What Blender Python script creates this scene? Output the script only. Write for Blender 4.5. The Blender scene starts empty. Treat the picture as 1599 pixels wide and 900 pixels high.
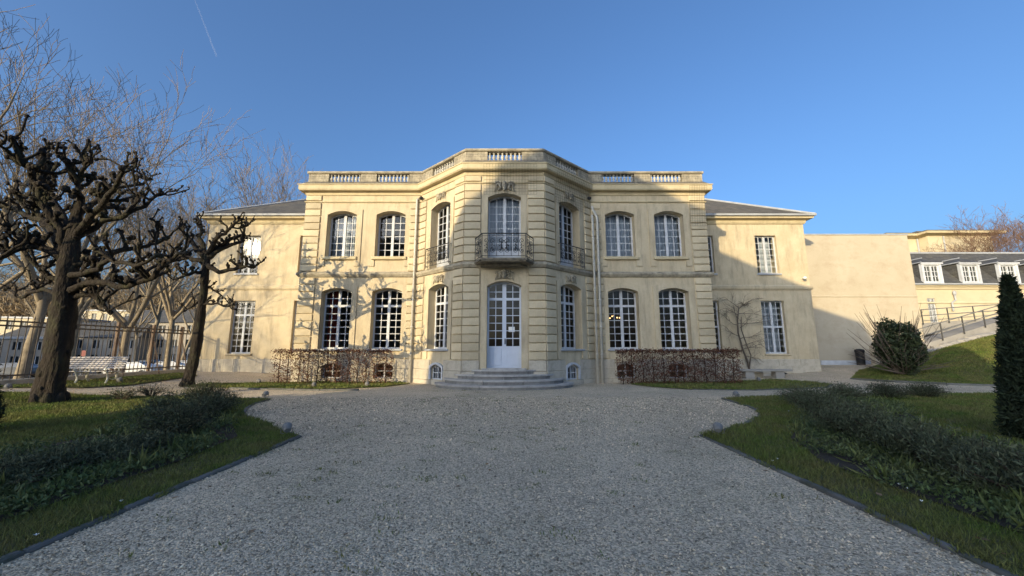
import bpy, bmesh, math, random
import numpy as np
from mathutils import Vector, Matrix
S = bpy.context.scene
COL = S.collection
R = math.radians
PI = math.pi
rnd = random.Random(7)
nrs = np.random.RandomState(11)

# ------------------------------------------------------------------ camera, sun, sky, exposure
TH, FPX, H = R(9.0), 600.0, 1.47
cam = bpy.data.cameras.new('camera'); camo = bpy.data.objects.new('camera', cam); COL.objects.link(camo)
cam.sensor_width = 36; cam.lens = 36 * FPX / 1599.0; cam.clip_end = 5000; cam.clip_start = 0.05
camo.location = (0, 0, H); camo.rotation_euler = (R(90) + TH, 0, 0)
S.camera = camo
SUN = Vector((-0.6658, -0.9715, 0.2584)).normalized()      # direction towards the sun (it glints in a wing window)
SX, SZ = 0.6658 / 0.9715, 0.2584 / 0.9715                  # drift of a shadow per metre of depth
sl = bpy.data.lights.new('sun', 'SUN'); sl.energy = 2.25; sl.angle = R(0.3); sl.color = (1, 0.81, 0.49)
so = bpy.data.objects.new('sun', sl); COL.objects.link(so)
so.rotation_euler = SUN.to_track_quat('Z', 'Y').to_euler(); so.location = (-20, -30, 30)
W = bpy.data.worlds.new('World'); S.world = W; W.use_nodes = True
nt = W.node_tree; bg = nt.nodes['Background']; bg.inputs[1].default_value = 0.137
sk = nt.nodes.new('ShaderNodeTexSky'); sk.sky_type = 'NISHITA'; sk.sun_disc = False
sk.sun_elevation = math.asin(SUN.z); sk.sun_rotation = math.atan2(SUN.x, SUN.y)
sk.altitude = 50; sk.air_density = 1.0; sk.dust_density = 6.0; sk.ozone_density = 5.2
nt.links.new(sk.outputs[0], bg.inputs[0])
S.view_settings.view_transform = 'Standard'; S.view_settings.look = 'None'
S.view_settings.exposure = 1.25; S.view_settings.gamma = 1
S.cycles.max_bounces = 6; S.cycles.transparent_max_bounces = 12
S.cycles.caustics_reflective = False; S.cycles.caustics_refractive = False

# ------------------------------------------------------------------ measuring helpers (photo point -> place)
def ray(px, py):
    dx = (px - 799.5) / FPX; dz = (450 - py) / FPX
    return dx, math.cos(TH) - dz * math.sin(TH), math.sin(TH) + dz * math.cos(TH)
def P(px, py, Y):
    a, b, c = ray(px, py); return Vector((a / b * Y, Y, H + c / b * Y))
def G(px, py, z=0.0):
    a, b, c = ray(px, py); t = (z - H) / c; return (a * t, b * t)
def ss(a, b, x):
    t = min(1, max(0, (x - a) / (b - a))); return t * t * (3 - 2 * t)
def hgt(x, y):
    h = 0.25 * ss(-10.5, -14.5, x) if x < 0 else 0.0
    if x > 8:
        h += 0.5 * ss(17.5, 23, y) * ss(12.5, 17.5, x)
        x0 = 16 + max(0, y - 18.3) * 0.9
        h += 1.85 * ss(0, 10, x - x0) * ss(15.2, 21, y)
    return h

# ------------------------------------------------------------------ materials
MATS = {}
def nodes(name):
    m = bpy.data.materials.new(name); m.use_nodes = True; n = m.node_tree.nodes; l = m.node_tree.links
    return m, n, l, n['Principled BSDF']
def mat(name, c1, c2=None, scale=4.0, rough=0.85, bump=0.0, bscale=60.0, stretch=(1, 1, 1), island=0.0, objrand=0.0,
        metallic=0.0, spec=0.3, stain=None, stain_scale=1.2, stain_amt=0.5, stain_stretch=(1, 1, 1), fine=0.0, voronoi=0.0, transl=0.0):
    m, n, l, b = nodes(name)
    c2 = c2 or c1
    tc = n.new('ShaderNodeTexCoord'); mp = n.new('ShaderNodeMapping'); mp.inputs['Scale'].default_value = stretch
    l.new(tc.outputs['Object'], mp.inputs[0])
    nz = n.new('ShaderNodeTexNoise'); nz.inputs['Scale'].default_value = scale; nz.inputs['Detail'].default_value = 6; nz.inputs['Roughness'].default_value = 0.65
    l.new(mp.outputs[0], nz.inputs['Vector'])
    rp = n.new('ShaderNodeMapRange'); rp.inputs[1].default_value = 0.32; rp.inputs[2].default_value = 0.68
    l.new(nz.outputs[0], rp.inputs[0])
    mx = n.new('ShaderNodeMix'); mx.data_type = 'RGBA'; mx.inputs[6].default_value = (*c1, 1); mx.inputs[7].default_value = (*c2, 1)
    l.new(rp.outputs[0], mx.inputs[0]); col = mx.outputs[2]
    if stain:
        mp2 = n.new('ShaderNodeMapping'); mp2.inputs['Scale'].default_value = stain_stretch; l.new(tc.outputs['Object'], mp2.inputs[0])
        n2 = n.new('ShaderNodeTexNoise'); n2.inputs['Scale'].default_value = stain_scale; n2.inputs['Detail'].default_value = 8; n2.inputs['Roughness'].default_value = 0.7
        l.new(mp2.outputs[0], n2.inputs['Vector'])
        r2 = n.new('ShaderNodeMapRange'); r2.inputs[1].default_value = 0.48; r2.inputs[2].default_value = 0.72; r2.inputs[4].default_value = stain_amt
        l.new(n2.outputs[0], r2.inputs[0])
        m2 = n.new('ShaderNodeMix'); m2.data_type = 'RGBA'; m2.inputs[7].default_value = (*stain, 1)
        l.new(col, m2.inputs[6]); l.new(r2.outputs[0], m2.inputs[0]); col = m2.outputs[2]
    for src, amt in (('i', island), ('o', objrand), ('f', fine), ('v', voronoi)):
        if not amt: continue
        if src == 'i': v = n.new('ShaderNodeNewGeometry').outputs['Random Per Island']
        elif src == 'o': v = n.new('ShaderNodeObjectInfo').outputs['Random']
        elif src == 'f':
            nf = n.new('ShaderNodeTexNoise'); nf.inputs['Scale'].default_value = bscale; nf.inputs['Detail'].default_value = 4; l.new(tc.outputs['Object'], nf.inputs['Vector']); v = nf.outputs[0]
        else:
            nv = n.new('ShaderNodeTexVoronoi'); nv.inputs['Scale'].default_value = bscale; l.new(tc.outputs['Object'], nv.inputs['Vector'])
            sp = n.new('ShaderNodeSeparateColor'); l.new(nv.outputs['Color'], sp.inputs[0]); v = sp.outputs[0]
        mr = n.new('ShaderNodeMapRange'); mr.inputs[3].default_value = 1 - amt; mr.inputs[4].default_value = 1 + amt; l.new(v, mr.inputs[0])
        hs = n.new('ShaderNodeHueSaturation'); l.new(mr.outputs[0], hs.inputs['Value']); l.new(col, hs.inputs['Color']); col = hs.outputs[0]
    l.new(col, b.inputs['Base Color'])
    b.inputs['Roughness'].default_value = rough; b.inputs['Metallic'].default_value = metallic
    b.inputs['Specular IOR Level'].default_value = spec
    if bump:
        if voronoi:
            nb = n.new('ShaderNodeTexVoronoi'); nb.inputs['Scale'].default_value = bscale; o = nb.outputs['Distance']
        else:
            nb = n.new('ShaderNodeTexNoise'); nb.inputs['Scale'].default_value = bscale; nb.inputs['Detail'].default_value = 5; o = nb.outputs[0]
        l.new(mp.outputs[0], nb.inputs['Vector'])
        bu = n.new('ShaderNodeBump'); bu.inputs['Strength'].default_value = bump; bu.inputs['Distance'].default_value = 0.02; bu.invert = bool(voronoi)
        l.new(o, bu.inputs['Height']); l.new(bu.outputs[0], b.inputs['Normal'])
    if transl:
        out = n['Material Output']; tr = n.new('ShaderNodeBsdfTranslucent'); l.new(col, tr.inputs[0])
        ms = n.new('ShaderNodeMixShader'); ms.inputs[0].default_value = transl
        l.new(b.outputs[0], ms.inputs[1]); l.new(tr.outputs[0], ms.inputs[2]); l.new(ms.outputs[0], out.inputs[0])
    MATS[name] = m
    return m
STONE = mat('limestone', (0.61, 0.52, 0.36), (0.50, 0.41, 0.27), 1.1, 0.9, 0.12, 35, stain=(0.29, 0.24, 0.17), stain_scale=2.0, stain_amt=0.7, stain_stretch=(1.6, 1.6, 0.3), fine=0.12)
BLOCK = mat('limestone_block', (0.61, 0.52, 0.355), (0.51, 0.42, 0.275), 1.6, 0.9, 0.15, 35, objrand=0.16, stain=(0.30, 0.25, 0.18), stain_scale=2.2, stain_amt=0.5, stain_stretch=(1.5, 1.5, 0.5), fine=0.12)
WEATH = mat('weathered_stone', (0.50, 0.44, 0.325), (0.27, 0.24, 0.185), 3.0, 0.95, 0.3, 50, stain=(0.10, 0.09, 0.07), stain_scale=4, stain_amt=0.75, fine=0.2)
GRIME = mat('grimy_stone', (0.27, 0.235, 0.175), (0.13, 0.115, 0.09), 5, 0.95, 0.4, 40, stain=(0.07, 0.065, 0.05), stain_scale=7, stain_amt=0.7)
PALEB = mat('baluster_stone', (0.55, 0.53, 0.48), (0.42, 0.39, 0.33), 5, 0.9, objrand=0.12)
CORN = mat('cornice_stone', (0.60, 0.51, 0.33), (0.52, 0.43, 0.27), 1.5, 0.9, 0.1, 40, stain=(0.2, 0.17, 0.12), stain_scale=2.5, stain_amt=0.35, stain_stretch=(1, 1, 0.4))
PLINTH = mat('plinth_stone', (0.56, 0.51, 0.41), (0.45, 0.40, 0.32), 1.6, 0.92, 0.2, 30, stain=(0.22, 0.19, 0.15), stain_scale=2.4, stain_amt=0.7, fine=0.15)
STEPR = mat('shaded_riser_stone', (0.30, 0.29, 0.275), (0.21, 0.205, 0.195), 3, 0.9, 0.15, 60, objrand=0.12, stain=(0.07, 0.07, 0.065), stain_scale=4, stain_amt=0.6)  # riser shade painted into this darker copy of the step stone, stains over it
STEP = mat('grey_step_stone', (0.47, 0.45, 0.42), (0.37, 0.355, 0.335), 3, 0.8, 0.15, 60, objrand=0.09, stain=(0.13, 0.13, 0.13), stain_scale=4, stain_amt=0.6)  # base tone kept lighter than the risers, painting light onto the treads
SLATE = mat('roof_slate', (0.085, 0.088, 0.095), (0.12, 0.115, 0.105), 3, 0.65, 0.35, 9, stretch=(1, 1, 3), stain=(0.17, 0.155, 0.12), stain_scale=0.7, stain_amt=0.6)
SLATE2 = mat('roof_slate_moss', (0.17, 0.155, 0.13), (0.12, 0.11, 0.095), 2.5, 0.8, 0.4, 10, stain=(0.24, 0.21, 0.15), stain_scale=1, stain_amt=0.6)
def coursed(m, rows=.17, width=.28, amt=.35):
    n = m.node_tree.nodes; l = m.node_tree.links; b = n['Principled BSDF']; tc = n.new('ShaderNodeTexCoord'); sx = n.new('ShaderNodeSeparateXYZ'); cx = n.new('ShaderNodeCombineXYZ')
    l.new(tc.outputs['Object'], sx.inputs[0]); ad = n.new('ShaderNodeMath'); ad.operation = 'ADD'; l.new(sx.outputs[0], ad.inputs[0]); l.new(sx.outputs[1], ad.inputs[1]); l.new(ad.outputs[0], cx.inputs[0]); l.new(sx.outputs[2], cx.inputs[1])
    bk = n.new('ShaderNodeTexBrick'); bk.inputs['Color1'].default_value = (1, 1, 1, 1); bk.inputs['Color2'].default_value = (1 - amt, 1 - amt, 1 - amt, 1); bk.inputs['Mortar'].default_value = (.3, .3, .3, 1)
    bk.inputs['Scale'].default_value = 1; bk.inputs['Brick Width'].default_value = width; bk.inputs['Row Height'].default_value = rows * .5; bk.inputs['Mortar Size'].default_value = .006; l.new(cx.outputs[0], bk.inputs[0])
    src = b.inputs['Base Color'].links[0].from_socket; mx = n.new('ShaderNodeMix'); mx.data_type = 'RGBA'; mx.blend_type = 'MULTIPLY'; mx.inputs[0].default_value = 1; l.new(src, mx.inputs[6]); l.new(bk.outputs[0], mx.inputs[7]); l.new(mx.outputs[2], b.inputs['Base Color'])
coursed(SLATE); coursed(SLATE2)
ZINC = mat('zinc', (0.42, 0.44, 0.46), (0.32, 0.33, 0.35), 2, 0.5, spec=0.4)
WHITE = mat('white_paint', (0.60, 0.62, 0.65), (0.47, 0.485, 0.51), 3, 0.5, spec=0.3, objrand=.07)
DOORP = mat('door_paint', (0.60, 0.65, 0.74), (0.53, 0.58, 0.67), 2.5, 0.5)
IRON = mat('wrought_iron', (0.03, 0.03, 0.032), (0.05, 0.048, 0.045), 10, 0.5, spec=0.4)
FENCE = mat('fence_paint', (0.13, 0.105, 0.085), (0.09, 0.075, 0.06), 6, 0.6)
POSTM = mat('fence_post_rust', (0.26, 0.18, 0.12), (0.17, 0.12, 0.09), 5, 0.8)
PIPE = mat('pipe_paint', (0.60, 0.58, 0.52), (0.50, 0.48, 0.43), 4, 0.5)
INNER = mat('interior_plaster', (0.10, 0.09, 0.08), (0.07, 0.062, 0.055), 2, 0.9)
CURT = mat('net_curtain', (0.50, 0.53, 0.58), (0.40, 0.43, 0.48), 6, 0.95, stretch=(8, 8, 0.3))
REDC = mat('red_curtain', (0.30, 0.05, 0.035), (0.2, 0.03, 0.02), 6, 0.95, stretch=(8, 8, 0.3))
PLAST = mat('pale_render', (0.53, 0.465, 0.355), (0.46, 0.395, 0.29), 0.5, 0.95, 0.06, 18, stain=(0.40, 0.31, 0.22), stain_scale=1.3, stain_amt=0.75, stain_stretch=(0.7, 1.0, 1.0), fine=0.07)
CREAM = mat('cream_render', (0.60, 0.52, 0.36), (0.53, 0.45, 0.31), 0.7, 0.9, stain=(0.4, 0.33, 0.2), stain_scale=1.2, stain_amt=0.3)
CONC = mat('concrete', (0.36, 0.34, 0.31), (0.27, 0.255, 0.23), 1.5, 0.9, 0.15, 30)
KERB = mat('kerb_stone', (0.16, 0.155, 0.145), (0.10, 0.10, 0.09), 5, 0.9, 0.3, 40, objrand=0.18, stain=(0.06, 0.07, 0.035), stain_scale=6, stain_amt=0.7)
GRAVEL = mat('gravel', (0.66, 0.54, 0.38), (0.50, 0.41, 0.295), 0.35, 0.95, 0.8, 65, voronoi=0.5, stain=(0.22, 0.22, 0.12), stain_scale=0.55, stain_amt=0.35)
PEB = mat('pebble', (0.72, 0.59, 0.42), (0.46, 0.38, 0.275), 0.5, 0.85, island=0.75, stain=(0.27, 0.25, 0.15), stain_scale=0.8, stain_amt=0.45)
SOIL = mat('soil', (0.035, 0.028, 0.02), (0.06, 0.047, 0.033), 4, 0.95, 0.9, 25)
TURF = mat('turf', (0.075, 0.085, 0.022), (0.12, 0.10, 0.04), 1.3, 0.95, 0.8, 40, stain=(0.12, 0.10, 0.05), stain_scale=1.6, stain_amt=0.5)
BLADE = mat('grass_blade', (0.10, 0.165, 0.026), (0.20, 0.185, 0.06), 1.1, 0.7, island=0.45, transl=0.25, stain=(0.21, 0.155, 0.075), stain_scale=1.3, stain_amt=0.65)
BEECH = mat('beech_leaf', (0.19, 0.085, 0.05), (0.10, 0.05, 0.036), 3, 0.8, island=0.5, transl=0.3)
TWIG = mat('hedge_stem', (0.045, 0.03, 0.022), (0.07, 0.05, 0.035), 8, 0.9)
LAVL = mat('shrub_leaf', (0.065, 0.085, 0.042), (0.12, 0.12, 0.07), 2, 0.75, objrand=0.22, island=0.55, transl=0.15)
COVER = mat('ground_cover_leaf', (0.085, 0.125, 0.04), (0.13, 0.15, 0.06), 1.2, 0.6, island=0.5, transl=0.2)
YEW = mat('yew_needle', (0.018, 0.030, 0.014), (0.030, 0.042, 0.020), 3, 0.8, island=0.5)
IVY = mat('ivy_leaf', (0.028, 0.042, 0.018), (0.045, 0.058, 0.025), 3, 0.6, island=0.5)
BARKD = mat('lime_bark', (0.014, 0.011, 0.009), (0.036, 0.028, 0.021), 5, 0.95, 0.9, 14, stretch=(1, 1, 0.35), stain=(0.075, 0.08, 0.035), stain_scale=2.5, stain_amt=0.5)
for nd in BARKD.node_tree.nodes:
    if nd.type == 'BUMP': nd.inputs['Distance'].default_value = 0.09
BARKP = mat('plane_bark', (0.33, 0.27, 0.185), (0.19, 0.15, 0.10), 2.2, 0.9, 0.3, 12, stain=(0.13, 0.11, 0.08), stain_scale=3, stain_amt=0.7)
TWIGP = mat('plane_twig', (0.26, 0.19, 0.12), (0.18, 0.135, 0.085), 2, 0.9)
TWIGR = mat('reddish_twig', (0.20, 0.12, 0.075), (0.14, 0.085, 0.06), 2, 0.9)
VINE = mat('vine_bark', (0.17, 0.135, 0.105), (0.10, 0.08, 0.062), 6, 0.95, 0.4, 30)
SLATW = mat('bench_slat', (0.50, 0.46, 0.43), (0.40, 0.37, 0.35), 5, 0.7, objrand=0.08, stretch=(0.4, 4, 4))
BENCHI = mat('bench_iron', (0.60, 0.58, 0.48), (0.5, 0.48, 0.4), 6, 0.6)
LAMPM = mat('lamp_metal', (0.24, 0.235, 0.22), (0.13, 0.13, 0.125), 8, 0.55)
LAMPG = mat('lamp_glass', (0.06, 0.07, 0.08), None, 4, 0.08, spec=0.6)
BLACK = mat('black_plastic', (0.015, 0.015, 0.017), None, 4, 0.6)
CARW = mat('car_paint_white', (0.70, 0.71, 0.72), None, 2, 0.25, spec=0.5)
CARG = mat('car_paint_grey', (0.10, 0.11, 0.13), None, 2, 0.25, spec=0.5)
CARGL = mat('car_glass', (0.02, 0.025, 0.03), None, 2, 0.05, spec=0.6)
RUBBER = mat('rubber', (0.02, 0.02, 0.02), None, 4, 0.9)
ASPH = mat('asphalt', (0.055, 0.055, 0.057), (0.075, 0.073, 0.07), 1.5, 0.9, 0.2, 50)
CITY = mat('city_ground', (0.10, 0.095, 0.085), (0.14, 0.13, 0.11), 0.2, 0.95)
GREYW = mat('grey_render', (0.34, 0.31, 0.27), (0.28, 0.255, 0.22), 0.6, 0.9)
PETAL = mat('white_petal', (0.8, 0.8, 0.76), None, 4, 0.7)
PETALY = mat('yellow_petal', (0.75, 0.62, 0.15), None, 4, 0.7)
LITTER = mat('dead_leaf', (0.20, 0.115, 0.06), (0.28, 0.19, 0.11), 3, 0.9, island=0.5)
NETM = mat('bird_net', (0.10, 0.085, 0.06), None, 4, 0.8)
REDS = mat('red_sign', (0.16, 0.025, 0.022), None, 4, 0.5)
def glass_mat():
    m, n, l, b = nodes('window_glass'); n.remove(b); out = n['Material Output']
    tr = n.new('ShaderNodeBsdfTransparent'); tr.inputs[0].default_value = (0.86, 0.9, 0.92, 1)
    gl = n.new('ShaderNodeBsdfGlossy'); gl.inputs['Roughness'].default_value = 0.04
    fr = n.new('ShaderNodeFresnel'); fr.inputs[0].default_value = 1.5
    ms = n.new('ShaderNodeMixShader'); l.new(fr.outputs[0], ms.inputs[0]); l.new(tr.outputs[0], ms.inputs[1]); l.new(gl.outputs[0], ms.inputs[2]); l.new(ms.outputs[0], out.inputs[0])
    return m
GLASS = glass_mat()
def emit_mat(name, c, s):
    m, n, l, b = nodes(name); b.inputs['Emission Color'].default_value = (*c, 1); b.inputs['Emission Strength'].default_value = s; return m
BULB = emit_mat('lit_bulb', (1, 0.55, 0.2), 2.2)

# ------------------------------------------------------------------ mesh helpers
class MB:
    def __init__(s): s.v = []; s.f = []; s.m = []
    def add(s, vs, fs):
        b = len(s.v); s.v.extend(vs); s.f.extend([tuple(i + b for i in f) for f in fs])
    def box(s, x0, x1, y0, y1, z0, z1):
        s.add([(x0, y0, z0), (x1, y0, z0), (x1, y1, z0), (x0, y1, z0), (x0, y0, z1), (x1, y0, z1), (x1, y1, z1), (x0, y1, z1)],
              [(3, 2, 1, 0), (4, 5, 6, 7), (0, 1, 5, 4), (1, 2, 6, 5), (2, 3, 7, 6), (3, 0, 4, 7)])
    def bevbox(s, x0, x1, y0, y1, z0, z1, c):      # front (-y) edges chamfered
        s.add([(x0, y1, z0), (x1, y1, z0), (x1, y1, z1), (x0, y1, z1), (x0, y0 + c, z0), (x1, y0 + c, z0), (x1, y0 + c, z1), (x0, y0 + c, z1),
               (x0 + c, y0, z0 + c), (x1 - c, y0, z0 + c), (x1 - c, y0, z1 - c), (x0 + c, y0, z1 - c)],
              [(8, 9, 10, 11), (4, 5, 9, 8), (5, 6, 10, 9), (6, 7, 11, 10), (7, 4, 8, 11), (0, 1, 5, 4), (1, 2, 6, 5), (2, 3, 7, 6), (3, 0, 4, 7)])
    def prism(s, poly, y0, y1):                    # poly in x,z, counter-clockwise seen from -y
        n = len(poly)
        s.add([(x, y0, z) for x, z in poly] + [(x, y1, z) for x, z in poly],
              [tuple(range(n)), tuple(range(2 * n - 1, n - 1, -1))] + [((i + 1) % n, i, n + i, n + (i + 1) % n) for i in range(n)])
    def slab(s, poly, z0, z1):                     # poly in x,y, counter-clockwise from above
        n = len(poly)
        s.add([(x, y, z0) for x, y in poly] + [(x, y, z1) for x, y in poly],
              [tuple(range(n - 1, -1, -1)), tuple(range(n, 2 * n))] + [(i, (i + 1) % n, n + (i + 1) % n, n + i) for i in range(n)])
    def tube(s, pts, rad, n=6, cap=True):
        pts = [Vector(p) for p in pts]; k = len(pts)
        if not hasattr(rad, '__len__'): rad = [rad] * k
        b = len(s.v); ref = None
        for i in range(k):
            d = (pts[min(i + 1, k - 1)] - pts[max(i - 1, 0)])
            if d.length < 1e-9: d = Vector((0, 0, 1))
            d.normalize()
            if ref is None:
                ref = Vector((1, 0, 0)) if abs(d.x) < 0.8 else Vector((0, 1, 0))
            a = d.cross(ref); a.normalize(); c = d.cross(a); ref = -c.cross(d).cross(d) if False else ref
            p = pts[i]; r = rad[i]
            for j in range(n):
                t = 2 * PI * j / n; ca = math.cos(t) * r; sa = math.sin(t) * r
                s.v.append((p.x + a.x * ca + c.x * sa, p.y + a.y * ca + c.y * sa, p.z + a.z * ca + c.z * sa))
        for i in range(k - 1):
            for j in range(n):
                q = b + i * n; j2 = (j + 1) % n
                s.f.append((q + j, q + j2, q + n + j2, q + n + j))
        if cap:
            s.f.append(tuple(b + j for j in range(n - 1, -1, -1))); s.f.append(tuple(b + (k - 1) * n + j for j in range(n)))
    def ellip(s, c, r, nu=10, nv=6):
        b = len(s.v); vs = [(c[0], c[1], c[2] - r[2])]
        for i in range(1, nv):
            ph = -PI / 2 + PI * i / nv
            for j in range(nu):
                t = 2 * PI * j / nu
                vs.append((c[0] + r[0] * math.cos(ph) * math.cos(t), c[1] + r[1] * math.cos(ph) * math.sin(t), c[2] + r[2] * math.sin(ph)))
        vs.append((c[0], c[1], c[2] + r[2])); fs = []
        for j in range(nu): fs.append((0, 1 + (j + 1) % nu, 1 + j))
        for i in range(nv - 2):
            for j in range(nu):
                q = 1 + i * nu; fs.append((q + j, q + (j + 1) % nu, q + nu + (j + 1) % nu, q + nu + j))
        q = 1 + (nv - 2) * nu; e = len(vs) - 1
        for j in range(nu): fs.append((q + j, q + (j + 1) % nu, e))
        s.add(vs, fs)
    def lathe(s, prof, n=10, c=(0, 0)):
        b = len(s.v); k = len(prof); vs = []
        for r, z in prof:
            for j in range(n): vs.append((c[0] + r * math.cos(2 * PI * j / n), c[1] + r * math.sin(2 * PI * j / n), z))
        fs = [(i * n + j, i * n + (j + 1) % n, (i + 1) * n + (j + 1) % n, (i + 1) * n + j) for i in range(k - 1) for j in range(n)]
        fs += [tuple(range(n - 1, -1, -1)), tuple((k - 1) * n + j for j in range(n))]
        s.add(vs, fs)
    def sweep(s, plan, prof, closed=False):
        n = len(plan); offs = []
        for i in range(n):
            a = plan[i - 1] if (i or closed) else None; c = plan[(i + 1) % n] if (i < n - 1 or closed) else None; p = plan[i]
            ns = []
            for q0, q1 in ((a, p), (p, c)):
                if q0 is None or q1 is None: continue
                dx, dy = q1[0] - q0[0], q1[1] - q0[1]; L = math.hypot(dx, dy); ns.append((dy / L, -dx / L))
            if len(ns) == 1: offs.append(ns[0])
            else:
                mx, my = ns[0][0] + ns[1][0], ns[0][1] + ns[1][1]; d = mx * ns[0][0] + my * ns[0][1]; offs.append((mx / d, my / d))
        k = len(prof)
        vs = [(plan[i][0] + offs[i][0] * o, plan[i][1] + offs[i][1] * o, z) for i in range(n) for o, z in prof]
        fs = []
        for i in range(n if closed else n - 1):
            i2 = (i + 1) % n
            for j in range(k - 1): fs.append((i * k + j, i2 * k + j, i2 * k + j + 1, i * k + j + 1))
        if not closed:
            fs.append(tuple(range(k))); fs.append(tuple((n - 1) * k + j for j in range(k - 1, -1, -1)))
        s.add(vs, fs)
    def mesh(s, name, m=None, smooth=False):
        me = bpy.data.meshes.new(name); me.from_pydata(s.v, [], s.f)
        if m: me.materials.append(m)
        if smooth: me.shade_smooth()
        me.update(); return me
    def build(s, name, m, parent=None, loc=None, smooth=False):
        return link(name, s.mesh(name, m, smooth), parent, loc)
def link(name, data, parent=None, loc=None, rz=0.0):
    o = bpy.data.objects.new(name, data); COL.objects.link(o)
    if parent: o.parent = parent
    if loc is not None: o.location = loc
    if rz: o.rotation_euler = (0, 0, rz)
    return o
def tag(o, label=None, cat=None, group=None, kind=None):
    if label: o['label'] = label
    if cat: o['category'] = cat
    if group: o['group'] = group
    if kind: o['kind'] = kind
    return o
def thing(name, loc, label, cat, group=None, rz=0.0):
    return tag(link(name, None, None, loc, rz), label, cat, group)
KIDS = {}
def copy_tree(o, parent=None):
    c = o.copy(); COL.objects.link(c)
    if parent: c.parent = parent
    for ch in list(o.children): copy_tree(ch, c)
    return c
def np_mesh(name, verts, nper, tris, m, parent=None, kind=None):      # many identical little shapes in one mesh
    n = verts.shape[0] // nper; tris = np.asarray(tris)
    f = (tris[None, :, :] + (np.arange(n) * nper)[:, None, None]).reshape(-1, 3)
    me = bpy.data.meshes.new(name); me.vertices.add(len(verts)); me.vertices.foreach_set('co', verts.astype(np.float32).ravel())
    me.loops.add(f.size); me.loops.foreach_set('vertex_index', f.astype(np.int32).ravel())
    me.polygons.add(len(f)); me.polygons.foreach_set('loop_start', np.arange(0, f.size, 3, dtype=np.int32))
    me.polygons.foreach_set('loop_total', np.full(len(f), 3, dtype=np.int32))
    me.update(calc_edges=True); me.materials.append(m)
    o = link(name, me, parent)
    if kind: o['kind'] = kind
    return o
def leaves(pts, size, up=0.0, aspect=0.55, jit=0.4):
    """diamond leaves at pts (n,3): returns verts (4n,3)"""
    n = len(pts); d = nrs.normal(size=(n, 3)); d[:, 2] += up; d /= np.linalg.norm(d, axis=1)[:, None]
    e = nrs.normal(size=(n, 3)); e -= (e * d).sum(1)[:, None] * d; e /= np.linalg.norm(e, axis=1)[:, None]
    L = size * (1 + jit * nrs.uniform(-1, 1, n)); L = L[:, None]
    f = np.cross(d, e)
    v = np.stack([pts, pts + d * L * 0.5 + e * L * aspect * 0.5 + f * L * 0.08, pts + d * L, pts + d * L * 0.5 - e * L * aspect * 0.5 + f * L * 0.08], 1)
    return v.reshape(-1, 3)
LT = [(0, 1, 2), (0, 2, 3)]
def inpoly(x, y, poly):
    c = np.zeros(len(x), bool); n = len(poly)
    for i in range(n):
        x0, y0 = poly[i]; x1, y1 = poly[(i + 1) % n]
        if y0 == y1: continue
        k = ((y0 > y) != (y1 > y)) & (x < (x1 - x0) * (y - y0) / (y1 - y0) + x0); c ^= k
    return c
def scatter(poly, n, falloff=0.0, ymin=2.5):
    xs = [p[0] for p in poly]; ys = [p[1] for p in poly]; out = []; got = 0
    while got < n:
        x = nrs.uniform(min(xs), max(xs), n * 2); y = nrs.uniform(min(ys), max(ys), n * 2)
        k = inpoly(x, y, poly) & (y > ymin) & (np.abs(x) < 1.4 * y + 1.0)
        if falloff: k &= nrs.uniform(size=len(x)) < np.minimum(1, (ymin + 0.8) / np.maximum(y, 0.1)) ** falloff
        out.append(np.stack([x[k], y[k]], 1)); got += k.sum()
    return np.concatenate(out)[:n]
def hz(a): return np.array([hgt(x, y) for x, y in a])
def sheet(name, poly, off, m, step=1.0, kind='structure', parent=None):
    bm = bmesh.new(); vs = [bm.verts.new((x, y, 0)) for x, y in poly]
    es = [bm.edges.new((vs[i], vs[(i + 1) % len(vs)])) for i in range(len(vs))]
    bmesh.ops.triangle_fill(bm, edges=es, use_beauty=True)
    x0, x1 = min(p[0] for p in poly), max(p[0] for p in poly); y0, y1 = min(p[1] for p in poly), max(p[1] for p in poly)
    for ax, a, b in ((0, x0, x1), (1, y0, y1)):
        k = math.ceil(a / step) * step
        while k < b:
            co = [0, 0, 0]; no = [0, 0, 0]; co[ax] = k; no[ax] = 1
            if (ax == 0 and (k < -9 or k > 11)) or (ax == 1 and (x0 < -9 or x1 > 11)):
                bmesh.ops.bisect_plane(bm, geom=bm.verts[:] + bm.edges[:] + bm.faces[:], plane_co=co, plane_no=no)
            k += step
    for v in bm.verts: v.co.z = hgt(v.co.x, v.co.y) + off
    for f in bm.faces:
        f.normal_update()
        if f.normal.z < 0: f.normal_flip()
    me = bpy.data.meshes.new(name); bm.to_mesh(me); bm.free(); me.materials.append(m)
    o = link(name, me, parent)
    if kind: o['kind'] = kind
    return o

# ------------------------------------------------------------------ ground
def grid_ground():
    mb = MB(); st = 1.0; xs = np.arange(-18, 61, st); ys = np.arange(-40, 61, st)
    nx = len(xs); ny = len(ys)
    mb.v = [(float(x), float(y), hgt(x, y)) for y in ys for x in xs]
    mb.f = [(j * nx + i, j * nx + i + 1, (j + 1) * nx + i + 1, (j + 1) * nx + i) for j in range(ny - 1) for i in range(nx - 1)]
    # retaining edge down to the street
    b = len(mb.v)
    mb.v += [(-18.0, float(y), -1.6) for y in ys]
    mb.f += [(j * nx, (j + 1) * nx, b + j + 1, b + j) for j in range(ny - 1)]
    tag(mb.build('garden_terrain', SOIL), kind='structure')
grid_ground()
mb = MB(); mb.slab([(-3000, -3000), (3000, -3000), (3000, 4000), (-3000, 4000)], -1.6, -1.3); tag(mb.build('ground', CITY), kind='structure')
mb = MB(); mb.slab([(-120, 36), (-19, 36), (-19, 52), (-120, 52)], -1.296, -1.29); tag(mb.build('road', ASPH), kind='structure')
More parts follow.
